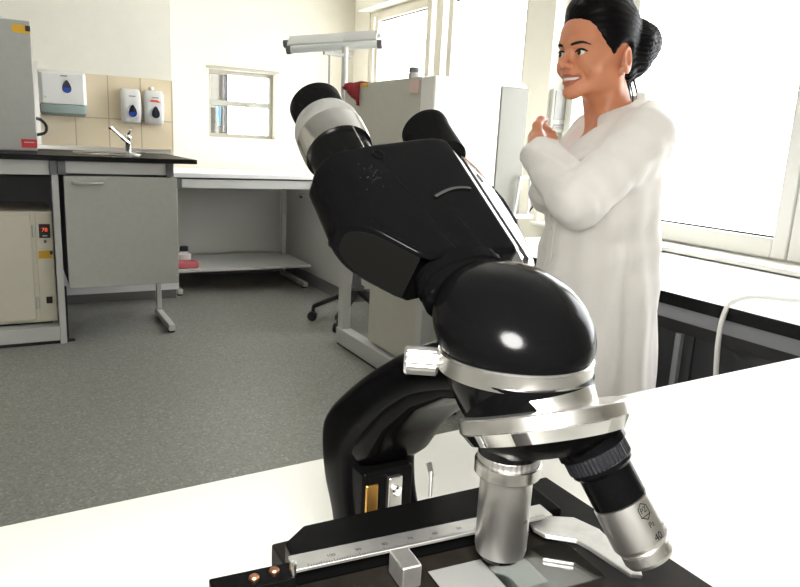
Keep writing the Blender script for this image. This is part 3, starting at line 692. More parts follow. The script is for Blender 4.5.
# raised ridge, seams and screws on the front face
def strip(pts, w, z0, z1):
    mb = MB()
    for (x0, y0), (x1, y1) in zip(pts, pts[1:]):
        d = Vector((x1 - x0, y1 - y0)).normalized(); n_ = Vector((-d.y, d.x)) * w / 2
        mb.prism([(x0 + n_.x, y0 + n_.y), (x0 - n_.x, y0 - n_.y), (x1 - n_.x, y1 - n_.y), (x1 + n_.x, y1 + n_.y)], z0, z1, FN)
    return mb
arc = [(-.003 + .0245 * t, .0440 + .0072 * math.sin(t * PI * .62)) for t in [i / 10 for i in range(11)]]
K(strip(arc, .0016, -.001, .0010), 'curved_ridge', 'blp', hb)
K(strip([(-.0225, .079), (-.0075, .0095)], .0005, -.0008, .0001), 'seam', 'groove', hb)
K(strip([(.003, .0425), (.0075, .009)], .0005, -.0008, .0001), 'seam', 'groove', hb)
K(MB().lathe([(.0034, -.0005), (.0034, .0006), (.0026, .0007), (.0022, -.0001), (0, -.0001)], FN @ Matrix.Translation((-.0215, .0765, 0)), 24), 'screw', 'bl', hb)
sm = MB()
for k in range(46):
    px_, pa_ = random.gauss(-.030, .0042), random.gauss(.0610, .0045); rr_ = random.uniform(.00012, .00034)
    sm.prism([(px_ + rr_ * math.cos(q * PI / 3), pa_ + rr_ * math.sin(q * PI / 3)) for q in range(6)], -.0003, .00006, FN)
o = K(sm, 'scuff_mark', 'scuff', hb, smooth=False); o['kind'] = 'stuff'
# right sliding housing with its sloping, window facing cheek
def xs(a, xm):   # cross section (x, n)
    g = min(.0440, xm - .006); return [(.020, -.0030), (.0290, -.0030), (.0300, -.0034), (g - .003, -.0118), (g - .0025, -.0136), (g, -.0124), (xm - .0022, -.0124 - (xm - .0022 - g) * .62), (xm, -.0150 - (xm - .0022 - g) * .62), (xm, -.0300), (xm - .003, -.0320), (.020, -.0320)]
rr = []
for a, xm in ((.0085, .0470), (.012, .0510), (.018, .0555), (.026, .0600), (.043, .0695), (.060, .0735), (.078, .0745), (.088, .0725), (.095, .0680), (.0985, .0630)):
    rr.append([(x, a - max(0, .045 - x) * .3 * (a > .08), n_) for x, n_ in xs(a, xm)])
rh = K(MB().loft(rr, FN), 'right_housing', 'blp', bevel=.0012, seg=3, ang=30)
for q0_, q1_ in ((2, 3), (5, 6)):
    rr = []
    for a, xm in ((.018, .0555), (.026, .0600), (.043, .0695), (.060, .0735), (.078, .0745), (.088, .0725)):
        c_ = xs(a, xm); p0, p1 = Vector(c_[q0_]), Vector(c_[q1_]); d_ = p1 - p0; n_ = Vector((-d_.y, d_.x)).normalized() * .0003
        if n_.y < 0: n_ = -n_
        pa, pb = p0 + d_ * .06, p1 - d_ * (.06 if q0_ == 2 else .2)
        rr.append([(pa.x, a, pa.y), (pb.x, a, pb.y), (pb.x + n_.x, a, pb.y + n_.y), (pa.x + n_.x, a, pa.y + n_.y)])
    K(MB().loft(rr, FN), 'window_glint_strip', 'rail', rh, ang=30)  # added pale strips standing in for the window's reflection on the black cheek
K(MB().lathe([(.0032, -.001), (.0032, .0008), (.0022, .0009), (.0018, 0), (0, 0)], FN @ frame((.0500, .0790, -.0160), (.53, 0, .85), (0, 1, 0)), 20), 'screw', 'bl', rh)

def tube_frame(x, a, n_): return frame(Hm @ Vector((x, a, n_)), av, (1, 0, 0))
f1 = tube_frame(-.0300, .0690, -.0175)
e1 = K(MB().lathe([(.0166, 0), (.0166, .0345), (.0155, .035)], f1, 64), 'eyepiece', 'blm', ang=25)
part_label(e1, 'left eyepiece with a wide silver dioptre ring')
K(MB().lathe([(.0176, .0305), (.0184, .0300), (.0189, .034), (.0190, .0440), (.0186, .0448), (.0150, .0449), (.0150, .0305)], f1, 72), 'dioptre_ring', 'shiny', e1, ang=25)
K(MB().lathe([(.0150, .0452), (.0184, .0453), (.0187, .0470), (.0184, .0522), (.0170, .0560), (.0150, .0565)], f1, 72), 'dioptre_collar', 'alud', e1, ang=25)
K(MB().lathe([(.0140, .0560), (.0142, .0640), (.0147, .0655), (.0151, .0700), (.0151, .0735), (.0143, .0748), (.0120, .0740), (.0105, .0705), (0, .0700)], f1, 64), 'eye_cup', 'blm', e1, ang=30)
K(MB().lathe([(.0100, .0700), (.006, .0712), (0, .0716)], f1, 40), 'eye_lens', 'lens', e1)
K(MB().box(.0165, .0168, -.0003, .0003, .012, .031, f1 @ Matrix.Rotation(math.radians(-78), 4, 'Z')), 'index_line', 'alu', e1)
f2 = tube_frame(.0368, .0700, -.0195)
e2 = K(MB().lathe([(.0130, .0285), (.0140, .0290), (.0140, .0525), (.0144, .0535), (.0147, .056), (.0147, .0585), (.0140, .0595), (.0122, .0590), (.0108, .0565), (0, .056)], f2, 64), 'eyepiece', 'blm', ang=30)
part_label(e2, 'plain black right eyepiece')
K(MB().lathe([(.0105, .056), (.006, .0572), (0, .0576)], f2, 40), 'eye_lens', 'lens', e2)

# ------------------------------------------------------------------ stage and mechanical stage
K(BX(-.086, .0845, -.085, .0650, .178, .190), 'stage', 'stage', bevel=.0012)
K(MB().lathe([(.018, .10), (.020, .115), (.020, .165), (.026, .168), (.026, .1775)], None, 48), 'condenser', 'blm')
K(BX(-.03, .03, -.01, .085, .12, .14), 'condenser_bracket', 'blm', bevel=.003)
K(MB().lathe([(.022, .035), (.026, .042), (.026, .05), (.02, .052)], None, 40).lathe([(.019, .0525), (.017, .055), (0, .055)], None, 40), 'lamp_housing', 'blm')
Rm = Matrix.Rotation(math.radians(-4.6), 4, 'Z')
K(MB().prism([(-.0890, .0215), (-.0890, .0405), (-.0770, .0515), (.052, .0585), (.052, .0225)], .1905, .2005, Rm), 'stage_carriage', 'blm', bevel=.0010)
rl = K(BX(-.0910, .0415, .0165, .0275, .2006, .2022, Rm), 'scale_rule', 'alud', bevel=.0003)
tick = MB(); Rt = Rm @ Matrix.Translation((-.085, .0169, .2023))
for i in range(104):
    h = .0022 if i % 10 == 0 else (.0017 if i % 5 == 0 else .0012)
    tick.box(i * .00118, i * .00118 + .00018, 0, h, -.0001, .00003, Rt)
K(tick, 'scale_marks', 'groove', rl, smooth=False)
nums = MB()
for i, tx in enumerate(('100', '90', '80', '70', '60', '50', '40', '30', '20')):
    vs, fs = text_mesh(tx, .0028); nums.add([(v.x, v.y, 0) for v in vs], fs, Rm @ Matrix.Translation((-.0735 + i * .0128, .0215, .20225)))
K(nums, 'scale_numbers', 'groove', rl, smooth=False)
K(BX(-.125, -.0905, .0150, .0272, .191, .1995, Rm), 'rule_arm', 'blm', bevel=.0008)
for x in (-.1075, -.0985):
    K(MB().lathe([(.0022, 0), (.0022, .0010), (.0016, .0016), (0, .0017)], Rm @ Matrix.Translation((x, .022 + (x + .1) * .2, .1995)), 20), 'screw', 'copper')
K(MB().lathe([(.0016, 0), (.0016, .005), (.001, .006)], Rm @ Matrix.Translation((-.0915, .0178, .1995)), 16), 'stop_pin', 'chrome')
K(MB().prism([(.0360, .0265), (.0394, .0215), (.0560, .0118), (.0600, -.002), (.0535, -.0335), (.0500, -.0385), (.0455, -.0355), (.0440, -.0120), (.0425, -.0045), (.0385, -.0010), (.0315, .0050), (.0300, .0120)], .1962, .1985), 'slide_claw', 'alud', bevel=.0006)
K(BX(-.0480, -.0385, .0015, .0165, .1912, .2022, Rm), 'slide_clip', 'alud', bevel=.0010)
K(BX(-.0455, -.041, .0155, .0300, .1985, .2004, Rm), 'clip_bar', 'alu')
pn = MB(); pn.cyl((.0078, .0725, .190), (.0100, .0760, .203), .0011, n=12)
pn.box(-.0016, .0016, -.0006, .0006, .0, .008, Matrix.Translation((.0099, .0758, .200)) @ Matrix.Rotation(math.radians(-14), 4, 'X') @ Matrix.Rotation(math.radians(-8), 4, 'Y'))
K(pn, 'stage_lever', 'alu')

gs = thing('glass_slide', 'glass specimen slide lying on the black stage under the silver objective', 'slide', (.184 + .007, .220 + 0, .75 + .1902), math.radians(-4.6))
BX(-.038, .038, -.0215, .0100, .0, .0011).build('slide_glass', M['clear'], gs, bevel=.0002)
BX(-.0380, -.0105, -.0210, .0095, .00115, .0013).build('grey_end', M['slidegrey'], gs, smooth=False)  # thin grey sheet over the slide's left end
BX(-.010, .010, -.016, .004, .00112, .0013).build('cover_glass', M['clear'], gs, bevel=.0001)
# ------------------------------------------------------------------ distance-field modelling for the person
class Field:
    def __init__(s, lo, hi, h):
        s.lo = np.array(lo, np.float32); s.h = h; s.n = np.ceil((np.array(hi) - lo) / h).astype(int) + 1
        s.ax = [s.lo[i] + h * np.arange(s.n[i], dtype=np.float32) for i in range(3)]; s.F = np.full(s.n, 1.0, np.float32)
    def win(s, lo, hi):
        a = [max(0, int((lo[i] - s.lo[i]) / s.h)) for i in range(3)]; b = [min(s.n[i], int((hi[i] - s.lo[i]) / s.h) + 2) for i in range(3)]
        sl = tuple(slice(a[i], b[i]) for i in range(3))
        return sl, np.meshgrid(*[s.ax[i][sl[i]] for i in range(3)], indexing='ij', sparse=True)
    def put(s, fn, lo, hi, k=.01, op='+'):
        m = k + 3 * s.h; sl, (X, Y, Z) = s.win([v - m for v in lo], [v + m for v in hi])
        b = fn(X, Y, Z); a = s.F[sl]
        if op == '+':
            t = np.clip(.5 + .5 * (a - b) / k, 0, 1); s.F[sl] = a + (b - a) * t - k * t * (1 - t)
        else:
            b = -b; t = np.clip(.5 - .5 * (a - b) / k, 0, 1); s.F[sl] = a + (b - a) * t + k * t * (1 - t)
    def ell(s, c, r, k=.01, op='+', R=None):
        c = Vector(c); r = np.array(r, np.float32); Ri = None if R is None else np.array(R.transposed())
        def fn(X, Y, Z):
            x, y, z = X - c.x, Y - c.y, Z - c.z
            if Ri is not None: x, y, z = [Ri[i][0] * x + Ri[i][1] * y + Ri[i][2] * z for i in range(3)]
            k0 = np.sqrt((x / r[0]) ** 2 + (y / r[1]) ** 2 + (z / r[2]) ** 2); k1 = np.sqrt((x / r[0] ** 2) ** 2 + (y / r[1] ** 2) ** 2 + (z / r[2] ** 2) ** 2)
            return k0 * (k0 - 1) / np.maximum(k1, 1e-4)
        m = float(max(r)) if R is not None else None
        e = [m] * 3 if m else r
        s.put(fn, [c[i] - e[i] for i in range(3)], [c[i] + e[i] for i in range(3)], k, op)
    def cap(s, p0, p1, r0, r1=None, k=.01, op='+', wob=None):
        p0 = Vector(p0); p1 = Vector(p1); r1 = r0 if r1 is None else r1; d = p1 - p0; L = max(d.length_squared, 1e-9)
        def fn(X, Y, Z):
            x, y, z = X - p0.x, Y - p0.y, Z - p0.z; t = np.clip((x * d.x + y * d.y + z * d.z) / L, 0, 1)
            D = np.sqrt((x - t * d.x) ** 2 + (y - t * d.y) ** 2 + (z - t * d.z) ** 2) - (r0 + (r1 - r0) * t)
            return D if wob is None else D + wob(X, Y, Z, t)
        m = max(r0, r1) + .01
        s.put(fn, [min(p0[i], p1[i]) - m for i in range(3)], [max(p0[i], p1[i]) + m for i in range(3)], k, op)
    def chain(s, pts, rs, k=.006, op='+'):
        for i in range(len(pts) - 1): s.cap(pts[i], pts[i + 1], rs[i], rs[i + 1], k, op)
    def mesh(s, name):
        F = s.F; S = F < 0; n = F.shape; C = (n[0] - 1, n[1] - 1, n[2] - 1)
        cnt = np.zeros(C, np.int8)
        for i in (0, 1):
            for j in (0, 1):
                for k in (0, 1): cnt += S[i:n[0] - 1 + i, j:n[1] - 1 + j, k:n[2] - 1 + k]
        act = np.argwhere((cnt > 0) & (cnt < 8)); idx = np.full(C, -1, np.int32); idx[tuple(act.T)] = np.arange(len(act))
        P = np.zeros((len(act), 3)); W = np.zeros(len(act))
        for a in range(3):
            o = [b for b in range(3) if b != a]
            for u in (0, 1):
                for v in (0, 1):
                    q = act.copy(); q[:, o[0]] += u; q[:, o[1]] += v; q2 = q.copy(); q2[:, a] += 1
                    f0 = F[tuple(q.T)]; f1 = F[tuple(q2.T)]; m = (f0 < 0) != (f1 < 0); t = np.where(m, f0 / np.where(m, f0 - f1, 1), 0)
                    p = q.astype(float); p[:, a] += t; P += p * m[:, None]; W += m
        P = P / W[:, None] * s.h + s.lo; quads = []
        for a in range(3):
            b, c = (a + 1) % 3, (a + 2) % 3; sa = [slice(None)] * 3; sb = [slice(None)] * 3; sa[a] = slice(0, n[a] - 1); sb[a] = slice(1, n[a])
            A = S[tuple(sa)]; Bq = S[tuple(sb)]; E = np.argwhere(A != Bq); E = E[(E[:, b] > 0) & (E[:, c] > 0) & (E[:, b] < n[b] - 1) & (E[:, c] < n[c] - 1)]
            fl = A[tuple(E.T)]; g = []
            for db, dc in ((-1, -1), (0, -1), (0, 0), (-1, 0)):
                q = E.copy(); q[:, b] += db; q[:, c] += dc; g.append(idx[tuple(q.T)])
            Q = np.stack(g, 1); Q[~fl] = Q[~fl][:, ::-1]; quads.append(Q)
        Q = np.concatenate(quads)
        me = bpy.data.meshes.new(name); me.vertices.add(len(P)); me.vertices.foreach_set('co', P.astype(np.float32).ravel())
        me.loops.add(len(Q) * 4); me.loops.foreach_set('vertex_index', Q.astype(np.int32).ravel())
        me.polygons.add(len(Q)); me.polygons.foreach_set('loop_start', np.arange(0, len(Q) * 4, 4, dtype=np.int32)); me.polygons.foreach_set('loop_total', np.full(len(Q), 4, np.int32))
        me.update(calc_edges=True); me.validate()
        return me

# local axes of the figure: x = her left, y = forward, z = up; the torso faces azimuth FACE
WX, WY = 1.298, 1.272
FACE = math.radians(292)
pe = thing('person', 'smiling dark haired woman in a white lab coat with crossed arms', 'person', (WX, WY, 0), -FACE)
HP = Vector((-.006, .048, 1.243)); HY = math.radians(-22)          # head pivot and turn
HS = Vector((1.07, 1.07, 1.03))
Hd = Matrix.Translation(HP) @ Matrix.Rotation(HY, 4, 'Z') @ Matrix.Rotation(math.radians(-2), 4, 'X') @ Matrix.Diagonal((HS.x, HS.y, HS.z, 1))
hR = (Matrix.Rotation(HY, 3, 'Z') @ Matrix.Rotation(math.radians(-2), 3, 'X'))
def hp(x, y, z): return Hd @ Vector((x, y, z))
def hell(F, c, r, k=.008, op='+', rx=0, ry=0, rz=0):
    R = hR @ Matrix.Rotation(rz, 3, 'Z') @ Matrix.Rotation(ry, 3, 'Y') @ Matrix.Rotation(rx, 3, 'X')
    F.ell(hp(*c), (r[0] * HS.x, r[1] * HS.y, r[2] * HS.z), k, op, R)
def hcap(F, a, b, r0, r1, k=.008, op='+'): F.cap(hp(*a), hp(*b), r0 * 1.08, r1 * 1.08, k, op)
# arm joints
LS, LE, LW = V(.150, -.015, 1.165), V(.205, .150, 1.022), V(.020, .190, 1.128)
RS, RE, RW = V(-.150, -.010, 1.165), V(-.185, .075, 1.015), V(.035, .155, 1.040)
LHd = [V(.020, .190, 1.128), V(-.020, .178, 1.150), V(-.062, .158, 1.163)]

def build_body():
    F = Field((-.30, -.26, -.01), (.30, .29, 1.56), .0036)
    # legs, pelvis and trunk
    for s in (-1, 1):
        F.chain([V(s * .085, .0, .74), V(s * .08, .012, .40), V(s * .078, -.01, .08)], [.062, .048, .036], .03)
        F.cap((s * .08, -.03, .035), (s * .088, .10, .028), .030, .022, .02)
    F.ell((0, 0, .80), (.130, .09, .12), .05); F.ell((0, .0, .93), (.115, .085, .14), .05); F.ell((0, .0, 1.08), (.135, .092, .13), .05)
    for s in (-1, 1): F.ell((s * .062, .065, 1.09), (.058, .05, .055), .03)
    F.cap(LS, RS, .042, .042, .03)
    F.chain([LS, LE, LW], [.044, .036, .025], .02); F.chain([RS, RE, RW], [.044, .036, .025], .02)
    # neck
    F.cap((0, -.022, 1.15), hp(0, -.012, .075), .052, .048, .025)
    for s in (-1, 1): F.cap((s * .012, .045, 1.165), hp(s * .052, -.012, .065), .012, .012, .02)
    F.cap((0, -.03, 1.19), (.09, -.02, 1.165), .028, .03, .03); F.cap((0, -.03, 1.19), (-.09, -.02, 1.165), .028, .03, .03)
    # skull and face (head coordinates: chin at about z=.02, crown at .235)
    hell(F, (0, -.004, .148), (.071, .083, .083), .02); hell(F, (0, .026, .100), (.057, .062, .078), .03)
    hell(F, (0, .052, .152), (.054, .042, .047), .02)
    for s in (-1, 1):
        hcap(F, (s * .047, .004, .062), (s * .012, .072, .026), .016, .012, .022)
        hell(F, (s * .036, .060, .082), (.024, .022, .022), .018)
        hcap(F, (s * .050, .040, .106), (s * .030, .072, .102), .012, .012, .016)
        hcap(F, (s * .046, .069, .134), (s * .014, .088, .131), .008, .008, .012)
    hell(F, (0, .077, .027), (.014, .013, .013), .014)                                     # chin
    hell(F, (0, .074, .062), (.028, .020, .022), .014)                                     # mouth barrel
    for s in (-1, 1):
        hell(F, (s * .030, .096, .112), (.0160, .014, .0105), .010, '-')                    # eye sockets
        hell(F, (s * .030, .0750, .1115), (.0150, .0150, .0145), .004)                      # lids
        hell(F, (s * .030, .0900, .1110), (.0136, .0150, .0054), .003, '-')                 # opening between them
    hcap(F, (0, .083, .126), (0, .106, .086), .0070, .0085, .010)                            # nose
    hell(F, (0, .109, .084), (.0085, .0095, .0080), .006)
    for s in (-1, 1):
        hell(F, (s * .0115, .097, .081), (.0070, .0090, .0068), .005); hell(F, (s * .006, .104, .0745), (.0032, .005, .003), .003, '-')
    hcap(F, (0, .098, .072), (0, .096, .064), .002, .002, .004, '-')
    # smile: opening between the lips, dimples
    for a, b in (((-.026, .078, .058), (-.012, .092, .0535)), ((-.012, .092, .0535), (.012, .092, .0535)), ((.012, .092, .0535), (.026, .078, .058))): hcap(F, a, b, .0050, .0050, .004, '-')
    for s in (-1, 1): hcap(F, (s * .034, .076, .078), (s * .036, .070, .052), .0022, .0022, .007, '-')
    # ears
    for s in (-1, 1):
        R = dict(rz=s * math.radians(-24), rx=math.radians(-10))
        hell(F, (s * .074, -.012, .097), (.0075, .0185, .031), .006, **R); hell(F, (s * .0795, -.008, .102), (.0060, .0105, .0175), .004, '-', **R)
        hell(F, (s * .071, .000, .074), (.0065, .008, .010), .005)
    # left hand lying on the right upper arm
    wr = LW; pm = V(-.048, .172, 1.158); F.chain([wr, V(-.012, .182, 1.146), pm], [.023, .022, .021], .012)
    bases = [V(-.066, .172, 1.176), V(-.074, .163, 1.166), V(-.078, .153, 1.155), V(-.078, .144, 1.144)]
    F.chain([pm, bases[0]], [.019, .012], .01); F.chain([pm, bases[1]], [.019, .012], .01); F.chain([pm, bases[2]], [.019, .012], .01); F.chain([pm, bases[3]], [.018, .011], .01)
    for i, b in enumerate(bases):
        l = (.030, .034, .031, .025)[i]; z = -.000 - .001 * i
        a1 = b + V(-.62, -.42 - .05 * i, .30) .normalized() * l; a2 = a1 + V(-.55, -.82, .04).normalized() * l * .72; a3 = a2 + V(-.30, -.90, -.22).normalized() * l * .55
        F.chain([b, a1, a2, a3], [.0098, .0090, .0082, .0070], .003)
    F.chain([V(-.018, .180, 1.160), V(-.040, .178, 1.188), V(-.066, .162, 1.203), V(-.088, .142, 1.205)], [.014, .0115, .0100, .0080], .006)   # thumb
    # right hand tucked under the left upper arm
    F.chain([RW, V(.075, .140, 1.045), V(.100, .128, 1.05)], [.023, .022, .020], .012)
    for i in range(4):
        b = V(.108, .140 - .010 * i, 1.066 - .013 * i); F.chain([V(.098, .130, 1.05), b, b + V(.028, -.010, .002), b + V(.042, -.030, .0)], [.016, .0100, .0090, .0075], .003)
    F.chain([V(.06, .150, 1.06), V(.085, .158, 1.078), V(.108, .150, 1.088)], [.013, .011, .009], .005)
    return F.mesh('person_body')

def zint(Z, zs, vs): return np.interp(Z, zs, vs).astype(np.float32)
def build_coat():
    F = Field((-.32, -.28, .40), (.32, .30, 1.30), .0052)
    zs = [.40, .46, .60, .74, .84, .93, 1.02, 1.10, 1.15, 1.185, 1.215, 1.24]
    Wd = [.204, .202, .194, .186, .180, .166, .166, .170, .166, .140, .095, .070]
    Dp = [.184, .180, .166, .154, .144, .134, .134, .132, .118, .095, .072, .060]
    Oy = [.005, .005, .004, .002, .0, .0, .002, .004, .0, -.010, -.018, -.02]
    def fn(X, Y, Z):
        w = zint(Z, zs, Wd); d = zint(Z, zs, Dp); o = zint(Z, zs, Oy); th = np.arctan2((Y - o) / d, X / w)
        amp = zint(Z, [.40, .60, .80, .95, 1.05, 1.2], [.0130, .0105, .0075, .0055, .0020, .0])
        fold = amp * (np.sin(th * 7 + Z * 3.0) * .7 + np.sin(th * 13 - Z * 7 + 1.3) * .45 + .4 * np.sin(th * 4 + Z * 16))
        sag = .0035 * np.sin(Z * 62 + th * 3.1) * zint(Z, [.78, .86, .93, 1.0, 1.05], [0, .7, 1, .6, 0])
        q = np.sqrt((X / w) ** 2 + ((Y - o) / d) ** 2)
        return np.maximum((q - 1) * np.minimum(w, d) + fold + sag, .455 - Z)
    F.put(fn, (-.24, -.24, .42), (.24, .24, 1.245), .01)
    F.cap(LS + V(-.03, 0, .012), RS + V(.03, 0, .012), .056, .056, .03)
    def wob(ph, f=48, a=.0032):
        return lambda X, Y, Z, t: a * (np.sin(f * (X * .6 + Y + Z * .9) + ph) + .6 * np.sin(f * 1.7 * (Y - Z * .8 + X * .3) + ph * 2)).astype(np.float32)
    for S_, E_, W_, ph in ((LS, LE, LW, 0), (RS, RE, RW, 2)):
        F.cap(S_, E_, .066, .058, .03, wob=wob(ph)); F.cap(E_, W_ + (E_ - W_) * .06, .058, .047, .007, wob=wob(ph + 1, 65))
    # sharp fold where the left sleeve bends
    # opening at the neck, V shaped in front
    F.cap((0, -.022, 1.175), (0, .006, 1.36), .062, .068, .010, '-')
    def vee(X, Y, Z):
        hw = np.interp(Z, [1.070, 1.19, 1.30], [-.004, .056, .066]).astype(np.float32)
        return np.maximum(np.abs(X - .004) - hw, .052 - Y)
    F.put(vee, (-.07, .05, 1.07), (.07, .20, 1.30), .006, '-')
    return F.mesh('lab_coat')

def build_hair():
    F = Field((-.24, -.30, 1.20), (.24, .20, 1.60), .0032)
    hell(F, (0, -.003, .156), (.081, .090, .096), .02)
    hell(F, (0, .026, .212), (.060, .050, .028), .03)
    hell(F, (0, .000, .238), (.060, .060, .020), .02)
    hell(F, (0, -.055, .090), (.056, .034, .050), .03)
    hcap(F, (0, -.062, .060), (0, -.068, .025), .030, .016, .02)
    # face window and ears
    hell(F, (0, .104, .080), (.104, .096, .090), .016, '-')
    hell(F, (0, .126, .122), (.066, .078, .050), .016, '-')
    for s in (-1, 1):
        hell(F, (s * .080, -.006, .096), (.030, .026, .040), .008, '-'); hell(F, (s * .075, .020, .060), (.04, .045, .045), .01, '-')
    # bun
    hell(F, (.022, -.076, .138), (.058, .052, .060), .008); hell(F, (.026, -.104, .142), (.046, .038, .046), .012); hell(F, (.020, -.084, .104), (.044, .036, .040), .012)
    # combed strands
    P = np.meshgrid(*F.ax, indexing='ij', sparse=True); ang = np.arctan2(P[0], P[2] - 1.40)
    wgt = np.clip((.055 - P[1]) / .09, .28, 1)
    F.F += (wgt * (.0016 * np.sin(ang * 34 + P[1] * 30) + .0012 * np.sin(ang * 61 - P[1] * 55))).astype(np.float32)
    return F.mesh('hair')

bm_ = build_body()
body = link('body', bm_, M['skin'], pe, ang=180, normals=False); part_label(body, 'bare skinned head, neck and hands')
coat = link('lab_coat', build_coat(), M['coat'], pe, ang=180, normals=False); part_label(coat, 'long white cotton lab coat')
hair = link('hair', build_hair(), M['hair'], pe, ang=180, normals=False); part_label(hair, 'black hair swept back into a high bun')
def bvh(o): return BVHTree.FromPolygons([v.co.copy() for v in o.data.vertices], [tuple(p.vertices) for p in o.data.polygons])
bb, bc = bvh(body), bvh(coat)
def face_pt(x, z, off=0):
    """point of the face straight ahead of head coordinates (x, z)"""
    a = hp(x, .25, z); d = (hp(x, 0, z) - a).normalized(); h = bb.ray_cast(a, d)
    return (h[0] if h[0] is not None else hp(x, .09, z)) - d * off
def coat_pt(x, z, off=0, back=False):
    a = V(x, -.5 if back else .5, z); d = V(0, 1 if back else -1, 0); h = bc.ray_cast(a, d)
    return (h[0] if h[0] is not None else V(x, .12, z)) - d * off
def G(mb, n, m, par=pe, **k): return mb.build(n, M[m], par, **k)
for s in (-1, 1):
    c = hp(s * .030, .0760, .1112); look = (hR @ V(-.10, .99, -.04)).normalized()
    ey = G(MB().lathe([(.0132 * math.sin(a), -.0132 * math.cos(a)) for a in [PI * i / 20 for i in range(21)]], frame(c, look), 28, cap=False), 'eyeball', 'eyew', ang=180)
    G(MB().lathe([(.0064 * math.cos(0), .01165), (.0062, .0121), (.004, .0131), (0, .0137)], frame(c, look), 24), 'iris', 'iris', ey, ang=180)
    G(MB().tube([face_pt(s * .030 + .0150 * t, .1112 + .0054 * (1 - t * t) ** .7 + .0006, -.0006) for t in (-1, -.6, -.2, .2, .6, 1)], [.0014, .0030, .0034, .0030, .0018], n=8), 'eyelashes', 'brow', ang=180)
    G(MB().tube([face_pt(s * .013, .1275, -.0005), face_pt(s * .026, .1305, -.0005), face_pt(s * .038, .1315, -.0005), face_pt(s * .050, .1265, -.0005)], [.0028, .0036, .0030, .0012], n=10), 'eyebrow', 'brow', ang=180)
G(MB().tube([face_pt(-.027, .0592, -.001), face_pt(-.016, .0610, -.0005), face_pt(-.005, .0628, .0), face_pt(0, .0618, .0), face_pt(.005, .0628, .0), face_pt(.016, .0610, -.0005), face_pt(.027, .0592, -.001)], [.0012, .0026, .0032, .0028, .0032, .0026, .0012], n=10), 'upper_lip', 'lip', ang=180)
G(MB().tube([face_pt(-.027, .0582, -.001), face_pt(-.015, .0470, .0), face_pt(0, .0438, .0005), face_pt(.015, .0470, .0), face_pt(.027, .0582, -.001)], [.0012, .0032, .0042, .0032, .0012], n=10), 'lower_lip', 'lip', ang=180)
tt = [hp(.0225 * t, .0885 - .0145 * t * t, .0545 + .0015 * t * t) for t in [-1 + i / 8 for i in range(17)]]
G(MB().loft([[p + V(0, 0, u) + (hR @ V(0, w_, 0)) for u, w_ in ((.0028, 0), (.0028, .003), (-.0028, .003), (-.0028, 0))] for p in tt]), 'teeth', 'teeth', ang=40)
G(MB().lathe([(.0034 * math.sin(a), -.0034 * math.cos(a)) for a in [PI * i / 12 for i in range(13)]], frame(hp(.0805, .003, .0660), (0, 0, 1)), 16, cap=False), 'earring', 'pearl', ang=180)
# loose strands at the nape
for i, (x, y) in enumerate(((.030, -.062), (.038, -.075), (.020, -.080), (.045, -.066))):
    G(MB().tube([hp(x, y, .06), hp(x + .004, y - .012, .02), hp(x + .002 - .003 * i, y - .016, -.015 - .008 * (i % 2))], [.0022, .0016, .0006], n=6), 'loose_strand', 'hair', ang=180)
G(MB().lathe([(.034, -.012), (.040, -.006), (.040, .006), (.034, .012)], frame(hp(.008, -.062, .138), hp(.016, -.110, .150) - hp(.008, -.062, .138)), 32), 'hair_tie', 'top', ang=180)
# black top in the neckline
tp = [[V(x, 0, z) for x in (-.050, -.025, 0, .025, .050)] for z in (1.045, 1.08, 1.115, 1.140)]
g = MB(); rows = []
for z in (1.06, 1.09, 1.115, 1.135 ):
    row = []
    for i in range(9):
        x = -.055 + .11 * i / 8; h = bb.ray_cast(V(x, .4, z - .012 * (1 - abs(x) / .055)), V(0, -1, 0)); row.append((h[0] + V(0, .004, 0)) if h[0] is not None else V(x, .10, z))
    rows.append(row)
g.loft(rows, cap=False, closed=False); G(g, 'knit_top', 'top', solid=.004, ang=180)
# collar and lapels: a folded band round the neck
def lapel(s):
    inner = [V(0, -.080, 1.262), V(s * .035, -.074, 1.262), V(s * .066, -.045, 1.252), V(s * .078, -.005, 1.228), V(s * .074, .040, 1.190), V(s * .056, .082, 1.145), V(s * .030, .114, 1.105), V(s * .006 + .004, .128, 1.072)]
    outer = [V(0, -.112, 1.205), V(s * .055, -.103, 1.206), V(s * .098, -.068, 1.205), V(s * .124, -.010, 1.196), V(s * .128, .045, 1.166), V(s * .116, .092, 1.120), V(s * .064, .128, 1.090), V(s * .010 + .004, .136, 1.066)]
    A = []
    for p, q in zip(inner, outer):
        mid = (p + q) / 2 + V(0, 0, .006); mid += V(p.x + q.x, p.y + q.y, 0).normalized() * .016
        q = q + V(q.x, q.y, 0).normalized() * .013
        A.append([p - V(p.x, p.y, 0).normalized() * .003 - V(0, 0, .02), p, p + (mid - p) * .35 + V(0, 0, .005), mid, q])
    return MB().loft(A, cap=False, closed=False)
for s in (-1, 1): G(lapel(s), 'collar', 'coat', coat, solid=.007, sub=1, ang=180)
# front band, buttons, pockets
def patch(x0, x1, z0, z1, n, off, back=False, nx=8, nz=8):
    rows = []
    for j in range(nz + 1): rows.append([coat_pt(x0 + (x1 - x0) * i / nx, z0 + (z1 - z0) * j / nz, off, back) for i in range(nx + 1)])
    return G(MB().loft(rows, cap=False, closed=False), n, 'coat', coat, solid=.0030, ang=180)
patch(-.012, .026, .47, .975, 'front_band', .001, nz=30)
patch(.055, .150, .60, .745, 'pocket', .001); patch(-.150, -.055, .60, .745, 'pocket', .001)
for z in (.94, .83, .72, .61, .50):
    p = coat_pt(.006, z, .003); G(MB().lathe([(0, 0), (.0075, 0), (.0075, .002), (.006, .003), (0, .0024)], frame(p, (0, 1, 0)), 20), 'button', 'white', coat)
